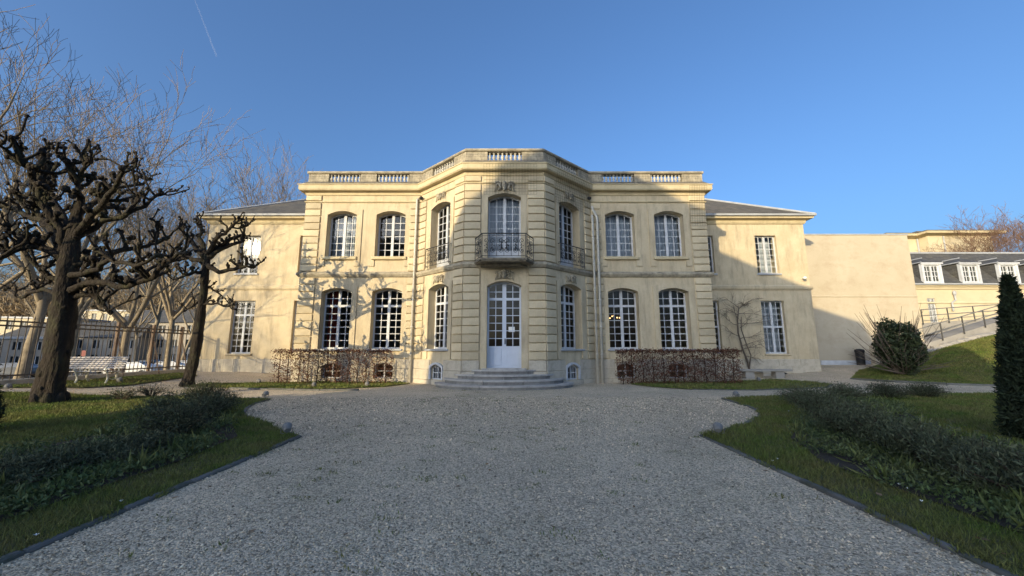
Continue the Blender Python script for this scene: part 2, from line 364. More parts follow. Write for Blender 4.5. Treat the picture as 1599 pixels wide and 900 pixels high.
sheet('gravel_court', [(-16.9, -12), (20.5, -12), (20.5, 14.0), (22, 14.8), (22, 23.4), (-16.9, 23.4)], 0.02, GRAVEL)

# ------------------------------------------------------------------ the mansion
X0 = -0.31; YF = 17.2
MAN = thing('mansion', (X0, YF, 0), 'cream limestone mansion with a canted central bay and rooftop balustrade', 'mansion')
class Fr:                                   # a wall's own frame: u along it, z up, out towards the viewer
    def __init__(s, x, y, dx, dy): L = math.hypot(dx, dy); s.x, s.y, s.dx, s.dy, s.L = x, y, dx / L, dy / L, L; s.rz = math.atan2(dy, dx)
    def __call__(s, u, z, out=0.0): return (s.x + s.dx * u + s.dy * out, s.y + s.dy * u - s.dx * out, z)
BX, BY, HX, EX = 1.63, -2.1, 3.95, 9.34
WX, WY = 16.76, 3.7
PLAN = [(-EX, 8.0), (-EX, 0), (-HX, 0), (-BX, BY), (BX, BY), (HX, 0), (EX, 0), (EX, 8.0)]
F_L = Fr(-EX, 0, 1, 0); F_L.L = EX - HX
F_FL = Fr(-HX, 0, HX - BX, BY); F_C = Fr(-BX, BY, 1, 0); F_C.L = 2 * BX; F_FR = Fr(BX, BY, HX - BX, -BY); F_R = Fr(HX, 0, 1, 0); F_R.L = EX - HX
F_WL = Fr(-WX, WY, 1, 0); F_WL.L = WX - EX; F_WR = Fr(EX, WY, 1, 0); F_WR.L = WX - EX
FLEN = F_FL.L
def opening(uc, w, z0, zs, zc, n=8):        # loop counter-clockwise seen from the front
    pts = [(uc - w / 2, z0), (uc + w / 2, z0)]
    if zc > zs + 1e-4:
        for i in range(n + 1):
            t = 1 - 2 * i / n; pts.append((uc + t * w / 2, zs + (zc - zs) * (1 - t * t)))
    else: pts += [(uc + w / 2, zs), (uc - w / 2, zs)]
    return pts
def wall(bm, fr, u0, u1, z0, z1, ops, depth=0.45):
    def loop(pts):
        vs = [bm.verts.new(fr(u, z)) for u, z in pts]
        return vs, [bm.edges.new((vs[i], vs[(i + 1) % len(vs)])) for i in range(len(vs))]
    vs, es = loop([(u0, z0), (u1, z0), (u1, z1), (u0, z1)])
    alle = list(es)
    for op in ops:
        pts = opening(*op); v2, e2 = loop(pts); alle += e2
        bk = [bm.verts.new(fr(u, z, -depth)) for u, z in pts]
        for i in range(len(pts)):
            j = (i + 1) % len(pts); bm.faces.new((v2[i], v2[j], bk[j], bk[i]))
    g = bmesh.ops.triangle_fill(bm, edges=alle, use_beauty=True)
    nrm = Vector((fr.dy, -fr.dx, 0))
    for f in g['geom']:
        if isinstance(f, bmesh.types.BMFace):
            f.normal_update()
            if f.normal.dot(nrm) < 0: f.normal_flip()
WW = 1.36
UP = (5.65, 7.65, 7.83); LO = (1.47, 4.02, 4.19); FRN = (4.95, 7.65, 7.83); BAS = (0.2, 0.74, 0.86)
ua, ub = EX - 7.60, EX - 5.32
opsL = [(u, WW, *UP) for u in (ua, ub)] + [(u, WW, *LO) for u in (ua, ub)] + [(u, 0.85, *BAS) for u in (ua, ub)]
opsR = [(F_R.L - o[0], *o[1:]) for o in opsL]
UM = FLEN * 0.5
opsF = [(UM, WW, *FRN), (UM, WW, *LO), (UM, 0.75, 0.22, 0.68, 0.84)]
opsC = [(BX, WW, *FRN), (BX, WW, 0.72, 3.95, 4.15)]
wu1, wu2 = WX - 14.55, WX - 11.0
opsWL = [(u, 1.2, 5.6, 7.77, 7.77) for u in (wu1 + .13, wu2)] + [(u, 1.25, 1.22, 4.08, 4.08) for u in (wu1 + .2, wu2)]
opsWR = [(F_WR.L - u, 1.2, 5.6, 7.77, 7.77) for u in (wu1, wu2)] + [(F_WR.L - u, 1.25, 1.22, 4.08, 4.08) for u in (wu1, wu2)]
bm = bmesh.new()
for fr, ops in ((F_L, opsL), (F_FL, opsF), (F_C, opsC), (F_FR, opsF), (F_R, opsR)): wall(bm, fr, 0, fr.L, -0.3, 9.1, ops)
for fr, ops in ((F_WL, opsWL), (F_WR, opsWR)): wall(bm, fr, 0, fr.L, -0.3, 8.75, ops)
wall(bm, Fr(-EX, 9.5, 0, -1), 0, 9.5, -0.3, 9.1, []); wall(bm, Fr(EX, 0, 0, 1), 0, 9.5, -0.3, 9.1, [])
wall(bm, Fr(-WX, 13, 0, -1), 0, 13 - WY, -0.3, 8.75, []); wall(bm, Fr(WX, WY, 0, 1), 0, 13 - WY, -0.3, 8.75, [])
wall(bm, Fr(WX, 13, -1, 0), 0, 2 * WX, -0.3, 8.75, [])
me = bpy.data.meshes.new('wall'); bm.to_mesh(me); bm.free(); me.materials.append(STONE); link('wall', me, MAN)
# rooms behind the windows
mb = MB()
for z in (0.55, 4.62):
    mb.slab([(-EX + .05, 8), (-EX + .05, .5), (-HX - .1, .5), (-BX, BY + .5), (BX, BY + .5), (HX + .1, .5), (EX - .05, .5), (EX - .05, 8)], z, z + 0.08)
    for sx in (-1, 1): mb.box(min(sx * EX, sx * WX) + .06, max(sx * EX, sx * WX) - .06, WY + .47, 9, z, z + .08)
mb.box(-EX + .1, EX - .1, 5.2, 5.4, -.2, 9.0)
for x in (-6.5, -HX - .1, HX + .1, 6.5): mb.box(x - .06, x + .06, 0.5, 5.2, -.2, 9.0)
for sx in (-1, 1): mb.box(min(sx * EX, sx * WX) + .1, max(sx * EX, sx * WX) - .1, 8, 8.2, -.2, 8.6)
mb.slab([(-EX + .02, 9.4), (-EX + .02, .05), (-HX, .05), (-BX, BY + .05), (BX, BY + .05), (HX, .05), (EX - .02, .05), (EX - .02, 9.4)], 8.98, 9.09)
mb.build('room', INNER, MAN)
mb = MB()
for sx in (-1, 1): mb.box(min(sx * EX, sx * WX) + .02, max(sx * EX, sx * WX) - .02, WY + .02, 12.9, 8.6, 8.7)
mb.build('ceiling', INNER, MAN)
# mouldings
mb = MB(); mb.sweep(PLAN, [(0.002, 8.60), (0.04, 8.60), (0.055, 8.68), (0.07, 8.76), (0.26, 8.77), (0.26, 8.80), (0.285, 8.81), (0.285, 9.01), (0.315, 9.02), (0.315, 9.06), (0.0, 9.10)]); mb.build('cornice', CORN, MAN)
mb = MB(); mb.sweep(PLAN, [(0.002, 8.24), (0.05, 8.25), (0.07, 8.30), (0.0, 8.33)]); mb.build('architrave', CORN, MAN)
mb = MB(); mb.sweep(PLAN, [(0.003, 4.68), (0.06, 4.70), (0.10, 4.76), (0.13, 4.80), (0.13, 4.88), (0.0, 4.95)]); mb.build('string_course', WEATH, MAN)
mb = MB(); mb.sweep([(-EX, 8.0), (-EX, 0), (-HX, 0)], [(0.05, -.3), (0.05, 1.0), (0.0, 1.05)])
mb.sweep([(HX, 0), (EX, 0), (EX, 8.0)], [(0.05, -.3), (0.05, 1.0), (0.0, 1.05)])
# plinth is cut open in front of the basement windows: build it from stones instead
mb = MB()
def stone_course(fr, u0, u1, z0, z1, gaps, out=0.05, name='plinth_stone', width=0.95, m=PLINTH, jit=0.25):
    segs = []; u = u0
    for a, b in sorted(gaps):
        if a > u: segs.append((u, a))
        u = max(u, b)
    if u < u1: segs.append((u, u1))
    for a, b in segs:
        n = max(1, round((b - a) / width)); cuts = [a + (b - a) * (i + (rnd.uniform(-jit, jit) if 0 < i < n else 0)) / n for i in range(n + 1)]
        for i in range(n):
            k = MB(); w = cuts[i + 1] - cuts[i]; k.bevbox(-w / 2 + .004, w / 2 - .004, -out - rnd.uniform(0, .008), 0.0, z0 + .003, z1 - .003, 0.012)
            p = fr((cuts[i] + cuts[i + 1]) / 2, 0)
            k.build(name, m, MAN, p).rotation_euler = (0, 0, fr.rz)
for fr, ops in ((F_L, opsL), (F_FL, opsF), (F_FR, opsF), (F_R, opsR)):
    gp = [(o[0] - o[1] / 2 - .08, o[0] + o[1] / 2 + .08) for o in ops if o[2] < 0.5]
    stone_course(fr, 0.0, fr.L, -.2, 0.2, [], .06); stone_course(fr, 0.0, fr.L, 0.2, 0.62, gp, .055); stone_course(fr, 0, fr.L, 0.62, 1.02, gp, .05)
for z in (-.2, .2, .62): stone_course(F_C, 0, BX - .95, z, z + .41, [], .055); stone_course(F_C, BX + .95, 2 * BX, z, z + .41, [], .055)
for fr, ops in ((F_WL, opsWL), (F_WR, opsWR)):
    for z in (-.2, .2, .55): stone_course(fr, 0, fr.L, z, z + .38, [], .05, width=1.3)
# rusticated blocks
BLK = {}
def block(fr, u0, u1, z0, z1, out=0.062):
    w = round(u1 - u0, 3); h = round(z1 - z0, 3); key = (w, h)
    if key not in BLK:
        k = MB(); k.bevbox(-w / 2, w / 2, -out, 0, 0.020, h - 0.020, 0.014); BLK[key] = k.mesh('stone_block', BLOCK)
    link('stone_block', BLK[key], MAN, fr((u0 + u1) / 2, z0), fr.rz)
UPC = [4.95 + i * (8.24 - 4.95) / 10 for i in range(11)]; LOC = [1.03 + i * (4.68 - 1.03) / 11 for i in range(12)]
for cs in (UPC, LOC):
    for z0, z1 in zip(cs[:-1], cs[1:]):
        block(F_C, 0.0, 0.66, z0, z1); block(F_C, 2 * BX - .66, 2 * BX, z0, z1)
        block(F_FL, 0.02, 0.48, z0, z1); block(F_FL, FLEN - .60, FLEN, z0, z1)
        block(F_FR, 0.0, 0.60, z0, z1); block(F_FR, FLEN - .48, FLEN - .02, z0, z1)
        block(F_L, 0.0, 0.72, z0, z1); block(F_L, F_L.L - .50, F_L.L - .02, z0, z1)
        block(F_R, 0.02, 0.50, z0, z1); block(F_R, F_R.L - .72, F_R.L, z0, z1)
for fr, a, b in ((F_C, 0, .66), (F_C, 2 * BX - .66, 2 * BX), (F_FL, FLEN - .6, FLEN), (F_FR, 0, .6), (F_L, 0, .72), (F_R, F_R.L - .72, F_R.L)): block(fr, a, b, 8.33, 8.60)
# surrounds, sills, apron panels
def surround(fr, op, wd=0.24, out=0.05, m=STONE, apron=None):
    uc, w, z0, zs, zc = op; zb = apron if apron else z0
    inn = opening(uc, w, zb, zs, zc); outl = opening(uc, w + 2 * wd, zb, zs + wd, zc + wd)
    mb = MB(); n = len(inn)
    for i in list(range(1, n - 1)) + [n - 1]:
        j = (i + 1) % n
        if i == 0: continue
        a, b, c, d = inn[i], inn[j], outl[j], outl[i]
        mb.add([fr(*a, out), fr(*b, out), fr(*c, out), fr(*d, out), fr(*c, 0), fr(*d, 0), fr(*a, -.02), fr(*b, -.02)], [(0, 1, 2, 3), (3, 2, 4, 5), (1, 0, 6, 7)])
    mb.build('window_surround', m, MAN)
def sill(fr, op, m=CORN, drop=0.15, ext=0.12, out=0.12):
    mb = MB(); w = op[1] + 2 * ext; mb.bevbox(-w / 2, w / 2, -out, .40, op[2] - drop, op[2] - .003, .02)
    mb.build('window_sill', m, MAN, fr(op[0], 0)).rotation_euler = (0, 0, fr.rz)
for fr, ops in ((F_L, opsL), (F_R, opsR)):
    for o in ops:
        if o[2] > 5: surround(fr, o, .26, .045, STONE, 5.2); sill(fr, o)
        elif o[2] > 1: surround(fr, o, .24, .045, STONE, 1.06); sill(fr, o, ZINC, .09, .10, .10)
for fr in (F_FL, F_FR):
    surround(fr, opsF[0], .22, .05); surround(fr, opsF[1], .22, .05, STONE, 1.06); sill(fr, opsF[1], ZINC, .09, .1, .1)
surround(F_C, opsC[0], .22, .03); surround(F_C, opsC[1], .24, .03)
for fr, ops in ((F_L, opsL), (F_FL, opsF), (F_FR, opsF), (F_R, opsR)):
    for o in ops:
        if o[2] < .5: surround(fr, o, .08, .075, WHITE if fr in (F_FL, F_FR) else PLINTH)
for fr, ops in ((F_WL, opsWL), (F_WR, opsWR)):
    for o in ops: sill(fr, o, ZINC if o[2] > 5 else STONE, .10, .07, .08)
# windows
PANE = {}; WIN = {}
def window_mesh(w, h, rise, cols, rows, transom, rows2, kick=0.0, fw=0.07, cst=0.12, bar=0.030, m=WHITE):
    """frame standing at z=0..h (crown), rise = arch rise, transom height or None, rows below / rows2 above, returns mesh + pane list"""
    mb = MB(); ar = lambda x: h - rise + rise * (1 - (2 * x / w) ** 2)
    yd = 0.07; N = 8
    mb.box(-w / 2, -w / 2 + fw, 0, yd, 0, ar(w / 2)); mb.box(w / 2 - fw, w / 2, 0, yd, 0, ar(w / 2))
    mb.box(-w / 2 + fw, w / 2 - fw, 0, yd, 0, fw + kick)
    for i in range(N):
        xa, xb = [-w / 2 + fw + (w - 2 * fw) * t / N for t in (i, i + 1)]
        mb.prism([(xa, ar(xa) - fw), (xb, ar(xb) - fw), (xb, ar(xb)), (xa, ar(xa))], 0, yd)
    mb.box(-cst / 2, cst / 2, -.015, yd, fw + kick, h - fw)
    z0 = fw + kick
    spans = []
    if transom: mb.box(-w / 2 + fw, w / 2 - fw, -.008, yd, transom - .05, transom + .05); spans = [(z0, transom - .05, rows), (transom + .05, h - fw, rows2)]
    else: spans = [(z0, h - fw, rows)]
    panes = []; hc = cols // 2
    for za, zb, nr in spans:
        edges = []
        for side in (-1, 1):
            xa, xb = (-w / 2 + fw, -cst / 2) if side < 0 else (cst / 2, w / 2 - fw)
            for c in range(1, hc):
                x = xa + (xb - xa) * c / hc; mb.box(x - bar / 2, x + bar / 2, .012, .05, za, min(zb, ar(x) - fw + .01))
            side_h = zb if zb < h - fw - 1e-4 else ar(w / 2) - fw
            zr = [za + (side_h - za) * r / nr for r in range(nr + 1)] if zb < h - fw - 1e-4 or rise < .01 else [za + (zb - za - rise * .4) * r / nr for r in range(nr)] + [zb]
            for r in range(1, nr): mb.box(xa, xb, .014, .048, zr[r] - bar / 2, zr[r] + bar / 2)
            for c in range(hc):
                pa = xa + (xb - xa) * c / hc + (bar / 2 if c else 0); pb = xa + (xb - xa) * (c + 1) / hc - (bar / 2 if c < hc - 1 else 0)
                for r in range(nr):
                    b0 = zr[r] + (bar / 2 if r else 0)
                    if r == nr - 1 and zb >= h - fw - 1e-4: t0, t1 = ar(pa) - fw, ar(pb) - fw
                    else: t0 = t1 = zr[r + 1] - (bar / 2 if r < nr - 1 else 0)
                    panes.append((pa, pb, b0, t0, t1))
    return mb.mesh('window', m), panes
def pane_mesh(p):
    pa, pb, b0, t0, t1 = p; w = round(pb - pa, 3); key = (w, round(t0 - b0, 3), round(t1 - b0, 3))
    if key not in PANE:
        k = MB(); k.add([(-w / 2 - .004, 0, -.004), (w / 2 + .004, 0, -.004), (w / 2 + .004, 0, key[2] + .004), (-w / 2 - .004, 0, key[1] + .004)], [(0, 1, 2, 3)]); PANE[key] = k.mesh('pane', GLASS)
    return PANE[key], ((pa + pb) / 2, .032, b0)
def put_window(fr, op, cols, rows, transom=None, rows2=0, name='window', recess=0.34, split=True, kick=0.0, m=WHITE, parent=None, bar=0.030, fw=.07, cst=.12):
    uc, w, z0, zs, zc = op; key = (w, round(zc - z0, 3), round(zc - zs, 3), cols, rows, transom, rows2, kick, m.name, bar)
    if key not in WIN: WIN[key] = window_mesh(w, zc - z0, zc - zs, cols, rows, (transom - z0) if transom else None, rows2, kick, fw, cst, bar, m)
    me, panes = WIN[key]
    o = link(name, me, parent or MAN, fr(uc, z0, -recess), fr.rz)
    if split:
        for p in panes: pm, l = pane_mesh(p); link('pane', pm, o, l).rotation_euler = (rnd.gauss(0, .007), 0, rnd.gauss(0, .009))
    else:
        k = MB()
        for pa, pb, b0, t0, t1 in panes: k.add([(pa, .032, b0), (pb, .032, b0), (pb, .032, t1), (pa, .032, t0)], [(0, 1, 2, 3)])
        g = k.build('glazing', GLASS, o); g['kind'] = 'stuff'
    return o
def curtain(fr, op, m, a=0.0, b=1.0, zt=1.0, back=0.30):
    uc, w, z0, zs, zc = op; mb = MB(); n = 28; ua_ = uc - w / 2 + w * a; ub_ = uc - w / 2 + w * b
    for i in range(n + 1):
        u = ua_ + (ub_ - ua_) * i / n; d = -.34 - back + .03 * math.sin(i * 1.9) + .012 * math.sin(i * 4.3)
        mb.v += [fr(u, z0 - .05, d), fr(u, zc, d)]
    mb.f = [(2 * i, 2 * i + 2, 2 * i + 3, 2 * i + 1) for i in range(n)]
    mb.build('curtain', m, MAN)
for fr, ops, side in ((F_L, opsL, 0), (F_R, opsR, 1)):
    for i, o in enumerate(ops):
        if o[2] > 5: put_window(fr, o, 4, 6)
        elif o[2] > 1: put_window(fr, o, 4, 6, 3.41, 2)
        else: put_window(fr, o, 2, 2, split=False, recess=.12, fw=.05, cst=.05)
for fr in (F_FL, F_FR):
    put_window(fr, opsF[0], 4, 7, kick=.35); put_window(fr, opsF[1], 4, 6, 3.41, 2); put_window(fr, opsF[2], 4, 2, split=False, recess=.08, fw=.05, cst=.05)
put_window(F_C, opsC[0], 4, 7, kick=.45)
for fr, ops in ((F_WL, opsWL), (F_WR, opsWR)):
    for o in ops:
        if o[2] > 5: put_window(fr, o, 4, 6, split=False, recess=.18)
        elif fr is F_WL: put_window(fr, o, 4, 6, 3.3, 2, split=False, recess=.18)
        else: put_window(fr, o, 4, 4, 2.66, 4, split=False, recess=.18)
for o in opsR[:2]: curtain(F_R, o, CURT)
curtain(F_L, opsL[0], CURT)
curtain(F_C, opsC[0], CURT); curtain(F_FL, opsF[0], CURT, .55, 1.0); curtain(F_FR, opsF[0], CURT, 0, .45)
curtain(F_L, opsL[2], REDC, .05, .42); curtain(F_WR, opsWR[0], CURT, .5, 1.0); curtain(F_WR, opsWR[2], CURT)
# double door with kick panels
def make_door():
    o = put_window(F_C, opsC[1], 4, 6, 3.45, 2, name='door', recess=0.30, kick=0.78, m=DOORP, cst=.16, fw=.075)
    for s in (-1, 1):
        k = MB(); k.bevbox(s * .345 - .25, s * .345 + .25, -.012, .02, .10, .76, .02); k.build('door_panel', DOORP, o)
    k = MB(); k.tube([(.035, -.05, 1.0), (.035, -.06, 1.03), (.035, -.06, 1.12)], .012, 6); k.box(.015, .055, -.03, -.014, .93, 1.15); k.build('handle', IRON, o)
    k = MB(); k.box(.17, .42, .022, .030, 1.42, 1.62); k.build('notice', PETAL, o)
make_door()
# balustrade
BAL = MB(); BAL.lathe([(.07, 0), (.07, .04), (.04, .06), (.035, .08), (.075, .16), (.07, .20), (.035, .31), (.032, .335), (.06, .36), (.06, .40)], 8)
BALM = BAL.mesh('baluster', PALEB, True)
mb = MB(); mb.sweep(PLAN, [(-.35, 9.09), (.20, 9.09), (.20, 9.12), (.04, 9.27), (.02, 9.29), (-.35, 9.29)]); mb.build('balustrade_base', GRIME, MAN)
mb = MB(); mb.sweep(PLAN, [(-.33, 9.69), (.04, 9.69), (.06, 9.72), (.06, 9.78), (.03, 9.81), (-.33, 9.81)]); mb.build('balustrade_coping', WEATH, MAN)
def balrun(fr, groups):
    u = 0.0
    for a, b in groups + [(fr.L, None)]:
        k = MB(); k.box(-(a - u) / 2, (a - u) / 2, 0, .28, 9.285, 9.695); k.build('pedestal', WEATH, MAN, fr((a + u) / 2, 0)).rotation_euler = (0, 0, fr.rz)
        if b is None: break
        n = max(3, round((b - a) / .178))
        for i in range(n): link('baluster', BALM, MAN, fr(a + (b - a) * (i + .5) / n, 9.29, -.13))
        u = b
balrun(F_L, [(0.95, 2.47), (3.22, 4.78)]); balrun(F_R, [(F_R.L - 4.78, F_R.L - 3.22), (F_R.L - 2.47, F_R.L - .95)])
balrun(F_FL, [(.8, 2.35)]); balrun(F_FR, [(FLEN - 2.35, FLEN - .8)]); balrun(F_C, [(BX - .72, BX + .72)])
# carved keystones
def mascaron(fr, u, z, s=1.0, head=True):
    mb = MB(); e = lambda x, y, zz, a, b, c: mb.ellip((x * s, -y * s, zz * s), (a * s, b * s, c * s), 9, 6)
    if head:
        e(0, .08, 0, .11, .10, .15); e(0, .17, -.01, .022, .035, .05); e(-.045, .15, .03, .03, .02, .015); e(.045, .15, .03, .03, .02, .015)
        e(0, .15, -.07, .04, .025, .014); e(0, .14, -.12, .05, .04, .03); e(0, .09, .13, .14, .08, .06)
        for t in range(7): a = PI * t / 6; e(.15 * math.cos(a), .07, .17 * math.sin(a) + .03, .045, .05, .045)
    else:
        e(0, .06, .02, .10, .07, .17); e(0, .11, .08, .06, .05, .06); e(0, .10, -.12, .05, .05, .08)
    for sx in (-1, 1):
        pts = [(sx * (.14 + .22 * t) * s, -.05 * s, (-.12 + .22 * math.sin(t * 3.6)) * s) for t in [i / 8 for i in range(9)]]
        mb.tube(pts, [.05 * s * (1 - .6 * i / 8) for i in range(9)], 6)
        for t in range(5): a = t * .7 + .3; e(sx * (.24 + .10 * math.cos(a)), .05, .06 + .10 * math.sin(a), .035, .035, .035)
        e(sx * .2, .05, -.13, .07, .035, .03)
    o = mb.build('carved_keystone', WEATH, MAN, fr(u, z, .03), True); o.rotation_euler = (0, 0, fr.rz)
mascaron(F_C, BX, 4.38, 1.0); mascaron(F_C, BX, 8.12, 1.15, False)
for fr in (F_FL, F_FR): mascaron(fr, UM, 4.42, 0.9, False); mascaron(fr, UM, 8.12, 0.9, False)
# balconies
def bezier(p0, p1, p2, p3, n=8):
    return [tuple((1 - t) ** 3 * a + 3 * (1 - t) ** 2 * t * b + 3 * (1 - t) * t * t * c + t ** 3 * d for a, b, c, d in zip(p0, p1, p2, p3)) for t in [i / n for i in range(n + 1)]]
def spiral(cx, cz, r, a0, turns, sgn, n=14):
    return [(cx + r * (1 - .8 * i / n) * math.cos(a0 + sgn * turns * 2 * PI * i / n), cz + r * (1 - .8 * i / n) * math.sin(a0 + sgn * turns * 2 * PI * i / n)) for i in range(n + 1)]
def rail_panel(mb, A, B, z0, z1, rich=False):
    """iron panel from A to B (x,y): rails, end posts and scrolls"""
    L = math.hypot(B[0] - A[0], B[1] - A[1]); d = ((B[0] - A[0]) / L, (B[1] - A[1]) / L)
    at = lambda u, z: (A[0] + d[0] * u, A[1] + d[1] * u, z)
    for z, r in ((z1, .022), (z0 + .06, .014), (z1 - .09, .008)): mb.tube([at(0, z), at(L, z)], r, 6)
    for u in (0, L): mb.tube([at(u, z0 - .02), at(u, z1)], .016, 6)
    T = lambda pts, r=.011: mb.tube([at(u, z) for u, z in pts], r, 4)
    h = z1 - z0 - .15; zb = z0 + .06; k = max(1, round(L / .55)) if not rich else 3; w = L / k
    for i in range(k):
        c = w * (i + .5)
        for sx in (-1, 1):
            q = w * .23
            T(spiral(c + sx * q, zb + h * .27, min(q * .85, h * .24), PI / 2, 1.3, sx)); T(spiral(c + sx * q, zb + h * .75, min(q * .85, h * .22), -PI / 2, 1.3, -sx))
            T([(c + sx * q, zb + h * .27 + h * .2), (c + sx * q * .4, zb + h * .52), (c + sx * q, zb + h * .75 - h * .2)])
            mb.ellip(at(c + sx * q, zb + h * .27), (.025, .02, .025), 6, 4)
            for a in range(3): mb.ellip(at(c + sx * (q + .05 * math.cos(a * 2)), zb + h * .5 + .06 * math.sin(a * 2.2)), (.028, .014, .018), 6, 4)
        T([(c, zb), (c, z1 - .02)], .008)
        if rich and i == 1:
            T([(c + .10 * math.cos(t * .52), zb + h * .52 + .13 * math.sin(t * .52)) for t in range(13)], .012)
            for a in range(8): mb.ellip(at(c + .15 * math.cos(a * PI / 4), zb + h * .52 + .18 * math.sin(a * PI / 4)), (.03, .015, .025), 6, 4)
        T([(w * i, zb), (w * i, z1 - .02)], .010)
mb = MB(); bp = [(-1.24, BY - .04), (-.88, BY - .86), (.88, BY - .86), (1.24, BY - .04)]
mb.slab(bp, 4.82, 4.90); mb.slab([(x * .96, BY - .04 + (y - BY + .04) * .95) for x, y in bp], 4.77, 4.819); mb.slab([(x * .75, BY - .06 + (y - BY) * .5) for x, y in bp], 4.68, 4.769)
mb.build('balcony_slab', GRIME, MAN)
mb = MB(); rp_ = [(-1.17, BY - .06), (-.84, BY - .80), (.84, BY - .80), (1.17, BY - .06)]
for i in range(3): rail_panel(mb, rp_[i], rp_[i + 1], 4.92, 5.87, i == 1)
mb.build('balcony_railing', IRON, MAN)
for fr in (F_FL, F_FR):
    mb = MB(); a = fr(UM - .80, 0, .18); b = fr(UM + .80, 0, .18); a0 = fr(UM - .80, 0, .02); b0 = fr(UM + .80, 0, .02)
    rail_panel(mb, a[:2], b[:2], 4.97, 5.82)
    for q, q0 in ((a, a0), (b, b0)):
        for z in (5.82, 5.03): mb.tube([(q[0], q[1], z), (q0[0], q0[1], z)], .014, 6)
    mb.build('balcony_railing', IRON, MAN)
# rain pipes
def pipe(pts, r, name='drainpipe', m=PIPE):
    mb = MB(); mb.tube(pts, r, 8); p0 = Vector(pts[-1])
    for z in (1.2, 2.4, 3.6, 5.2, 6.4):
        if z < pts[0][2] - .4: mb.lathe([(r + .012, z), (r + .012, z + .06)], 8, pts[-1][:2])
    mb.build(name, m, MAN, None, True)
pipe([(-4.12, -.02, 8.45), (-4.12, -.14, 8.3), (-4.12, -.14, 0)], .05)
pipe([(4.02, -.16, 8.0), (4.04, -.22, 7.8), (4.10, -.24, 7.7), (4.22, -.24, 7.45), (4.22, -.24, 0)], .058)
pipe([(3.98, -.25, 7.55), (4.0, -.27, 7.35), (4.0, -.28, 7.2), (4.0, -.28, 0)], .05)
for sx in (-1, 1):
    mb = MB(); mb.tube([(sx * 3.9, -.02, 8.48), (sx * 3.9, -.2, 8.44)], .02, 6); mb.lathe([(.05, 8.30), (.09, 8.33), (.09, 8.42), (.04, 8.46)], 8, (sx * 3.9, -.24)); mb.build('wall_lamp', BLACK, MAN)
mb = MB(); q = F_WR(F_WR.L - .45, 5.3, .0); mb.tube([q, (q[0], q[1] - .2, q[2] + .03)], .02, 6); mb.ellip((q[0], q[1] - .26, q[2]), (.09, .09, .08)); mb.build('wall_lamp', PETAL, MAN)
# bird netting over the frieze
def net(fr, u0, u1, z0, z1, o0=.32, o1=.09, st=.12, r=.0042):
    mb = MB(); n = max(1, round((u1 - u0) / st)); k = max(1, round((z1 - z0) / st))
    f = lambda i, j: Vector(fr(u0 + (u1 - u0) * i / n, z0 + (z1 - z0) * j / k, o1 + (o0 - o1) * (j / k) ** 1.5))
    for i in range(n + 1): mb.tube([f(i, j) for j in range(0, k + 1, 2)], r, 3, False)
    for j in range(k + 1): mb.tube([f(0, j), f(n, j)], r, 3, False)
    mb.build('bird_net', NETM, MAN)
net(F_C, BX - .85, 2 * BX - .3, 7.75, 8.98); net(F_FR, UM - 1.0, FLEN - .35, 7.6, 8.98); net(F_R, F_R.L - .78, F_R.L + .02, 7.1, 8.98)
for fr, a, b in ((F_C, .02, 2 * BX - .02), (F_R, .05, F_R.L - .05), (F_L, .05, F_L.L - .05), (F_FL, .05, FLEN - .05), (F_FR, .05, FLEN - .05)): net(fr, a, b, 9.12, 9.72, .09, .21, .13, .003)
# wing mouldings and roofs
for sx in (-1, 1):
    pl = [(-WX, 13), (-WX, WY), (-EX - .02, WY)] if sx < 0 else [(EX + .02, WY), (WX, WY), (WX, 13)]
    mb = MB(); mb.sweep(pl, [(.002, 8.42), (.06, 8.44), (.10, 8.52), (.12, 8.62), (.36, 8.68), (.38, 8.76), (0, 8.80)]); mb.build('cornice', CORN, MAN)
    mb = MB(); mb.sweep(pl, [(.002, 4.66), (.05, 4.68), (.09, 4.76), (.10, 4.86), (0, 4.96)]); mb.build('string_course', STONE, MAN)
    mb = MB(); mb.sweep(pl, [(.30, 8.80), (.46, 8.80), (.48, 8.90), (.40, 8.93), (.30, 8.93)]); mb.build('gutter', ZINC, MAN)
    e = .44; d = 5.0; z0, z1 = 8.86, 8.86 + d * .62
    xo, xi = sx * (WX + e), sx * (EX - 1.5); ya, yb = WY - e, 13 + e
    mb = MB()
    mb.add([(xo, ya, z0), (xi, ya, z0), (xi, ya + d, z1), (xo - sx * d, ya + d, z1), (xo, yb, z0), (xi, yb, z0)],
           [(0, 1, 2, 3), (4, 0, 3), (5, 4, 3, 2), (0, 4, 5, 1)])
    ro = mb.build('roof', SLATE2, MAN)
    mb = MB(); mb.tube([(xo, ya, z0 + .02), (xo - sx * d, ya + d, z1 + .02), (xi, ya + d, z1 + .02)], .07, 6); mb.build('ridge_flashing', ZINC, ro)
# arched cellar opening at the foot of the right wing
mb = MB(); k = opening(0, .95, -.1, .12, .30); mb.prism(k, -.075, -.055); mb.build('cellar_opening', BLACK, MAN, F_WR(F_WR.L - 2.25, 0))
# ceiling lights seen through the ground-floor window
mb = MB(); q = F_R(F_R.L - 3.95 - .02, 3.05, -2.0)
for i in range(8): mb.ellip((q[0] - .42 + .12 * i, q[1] + .08 * math.sin(i * 2), q[2] + .07 * math.cos(i * 1.7)), (.028, .028, .035), 6, 4)
ch = MB(); ch.tube([(q[0], q[1], 3.0), (q[0], q[1], 4.5)], .012, 6); ch.tube([(q[0] - .45, q[1], 3.0), (q[0], q[1], 2.9), (q[0] + .45, q[1], 3.0)], .012, 6)
co = ch.build('chandelier', IRON, MAN); mb.build('bulb', BULB, co)

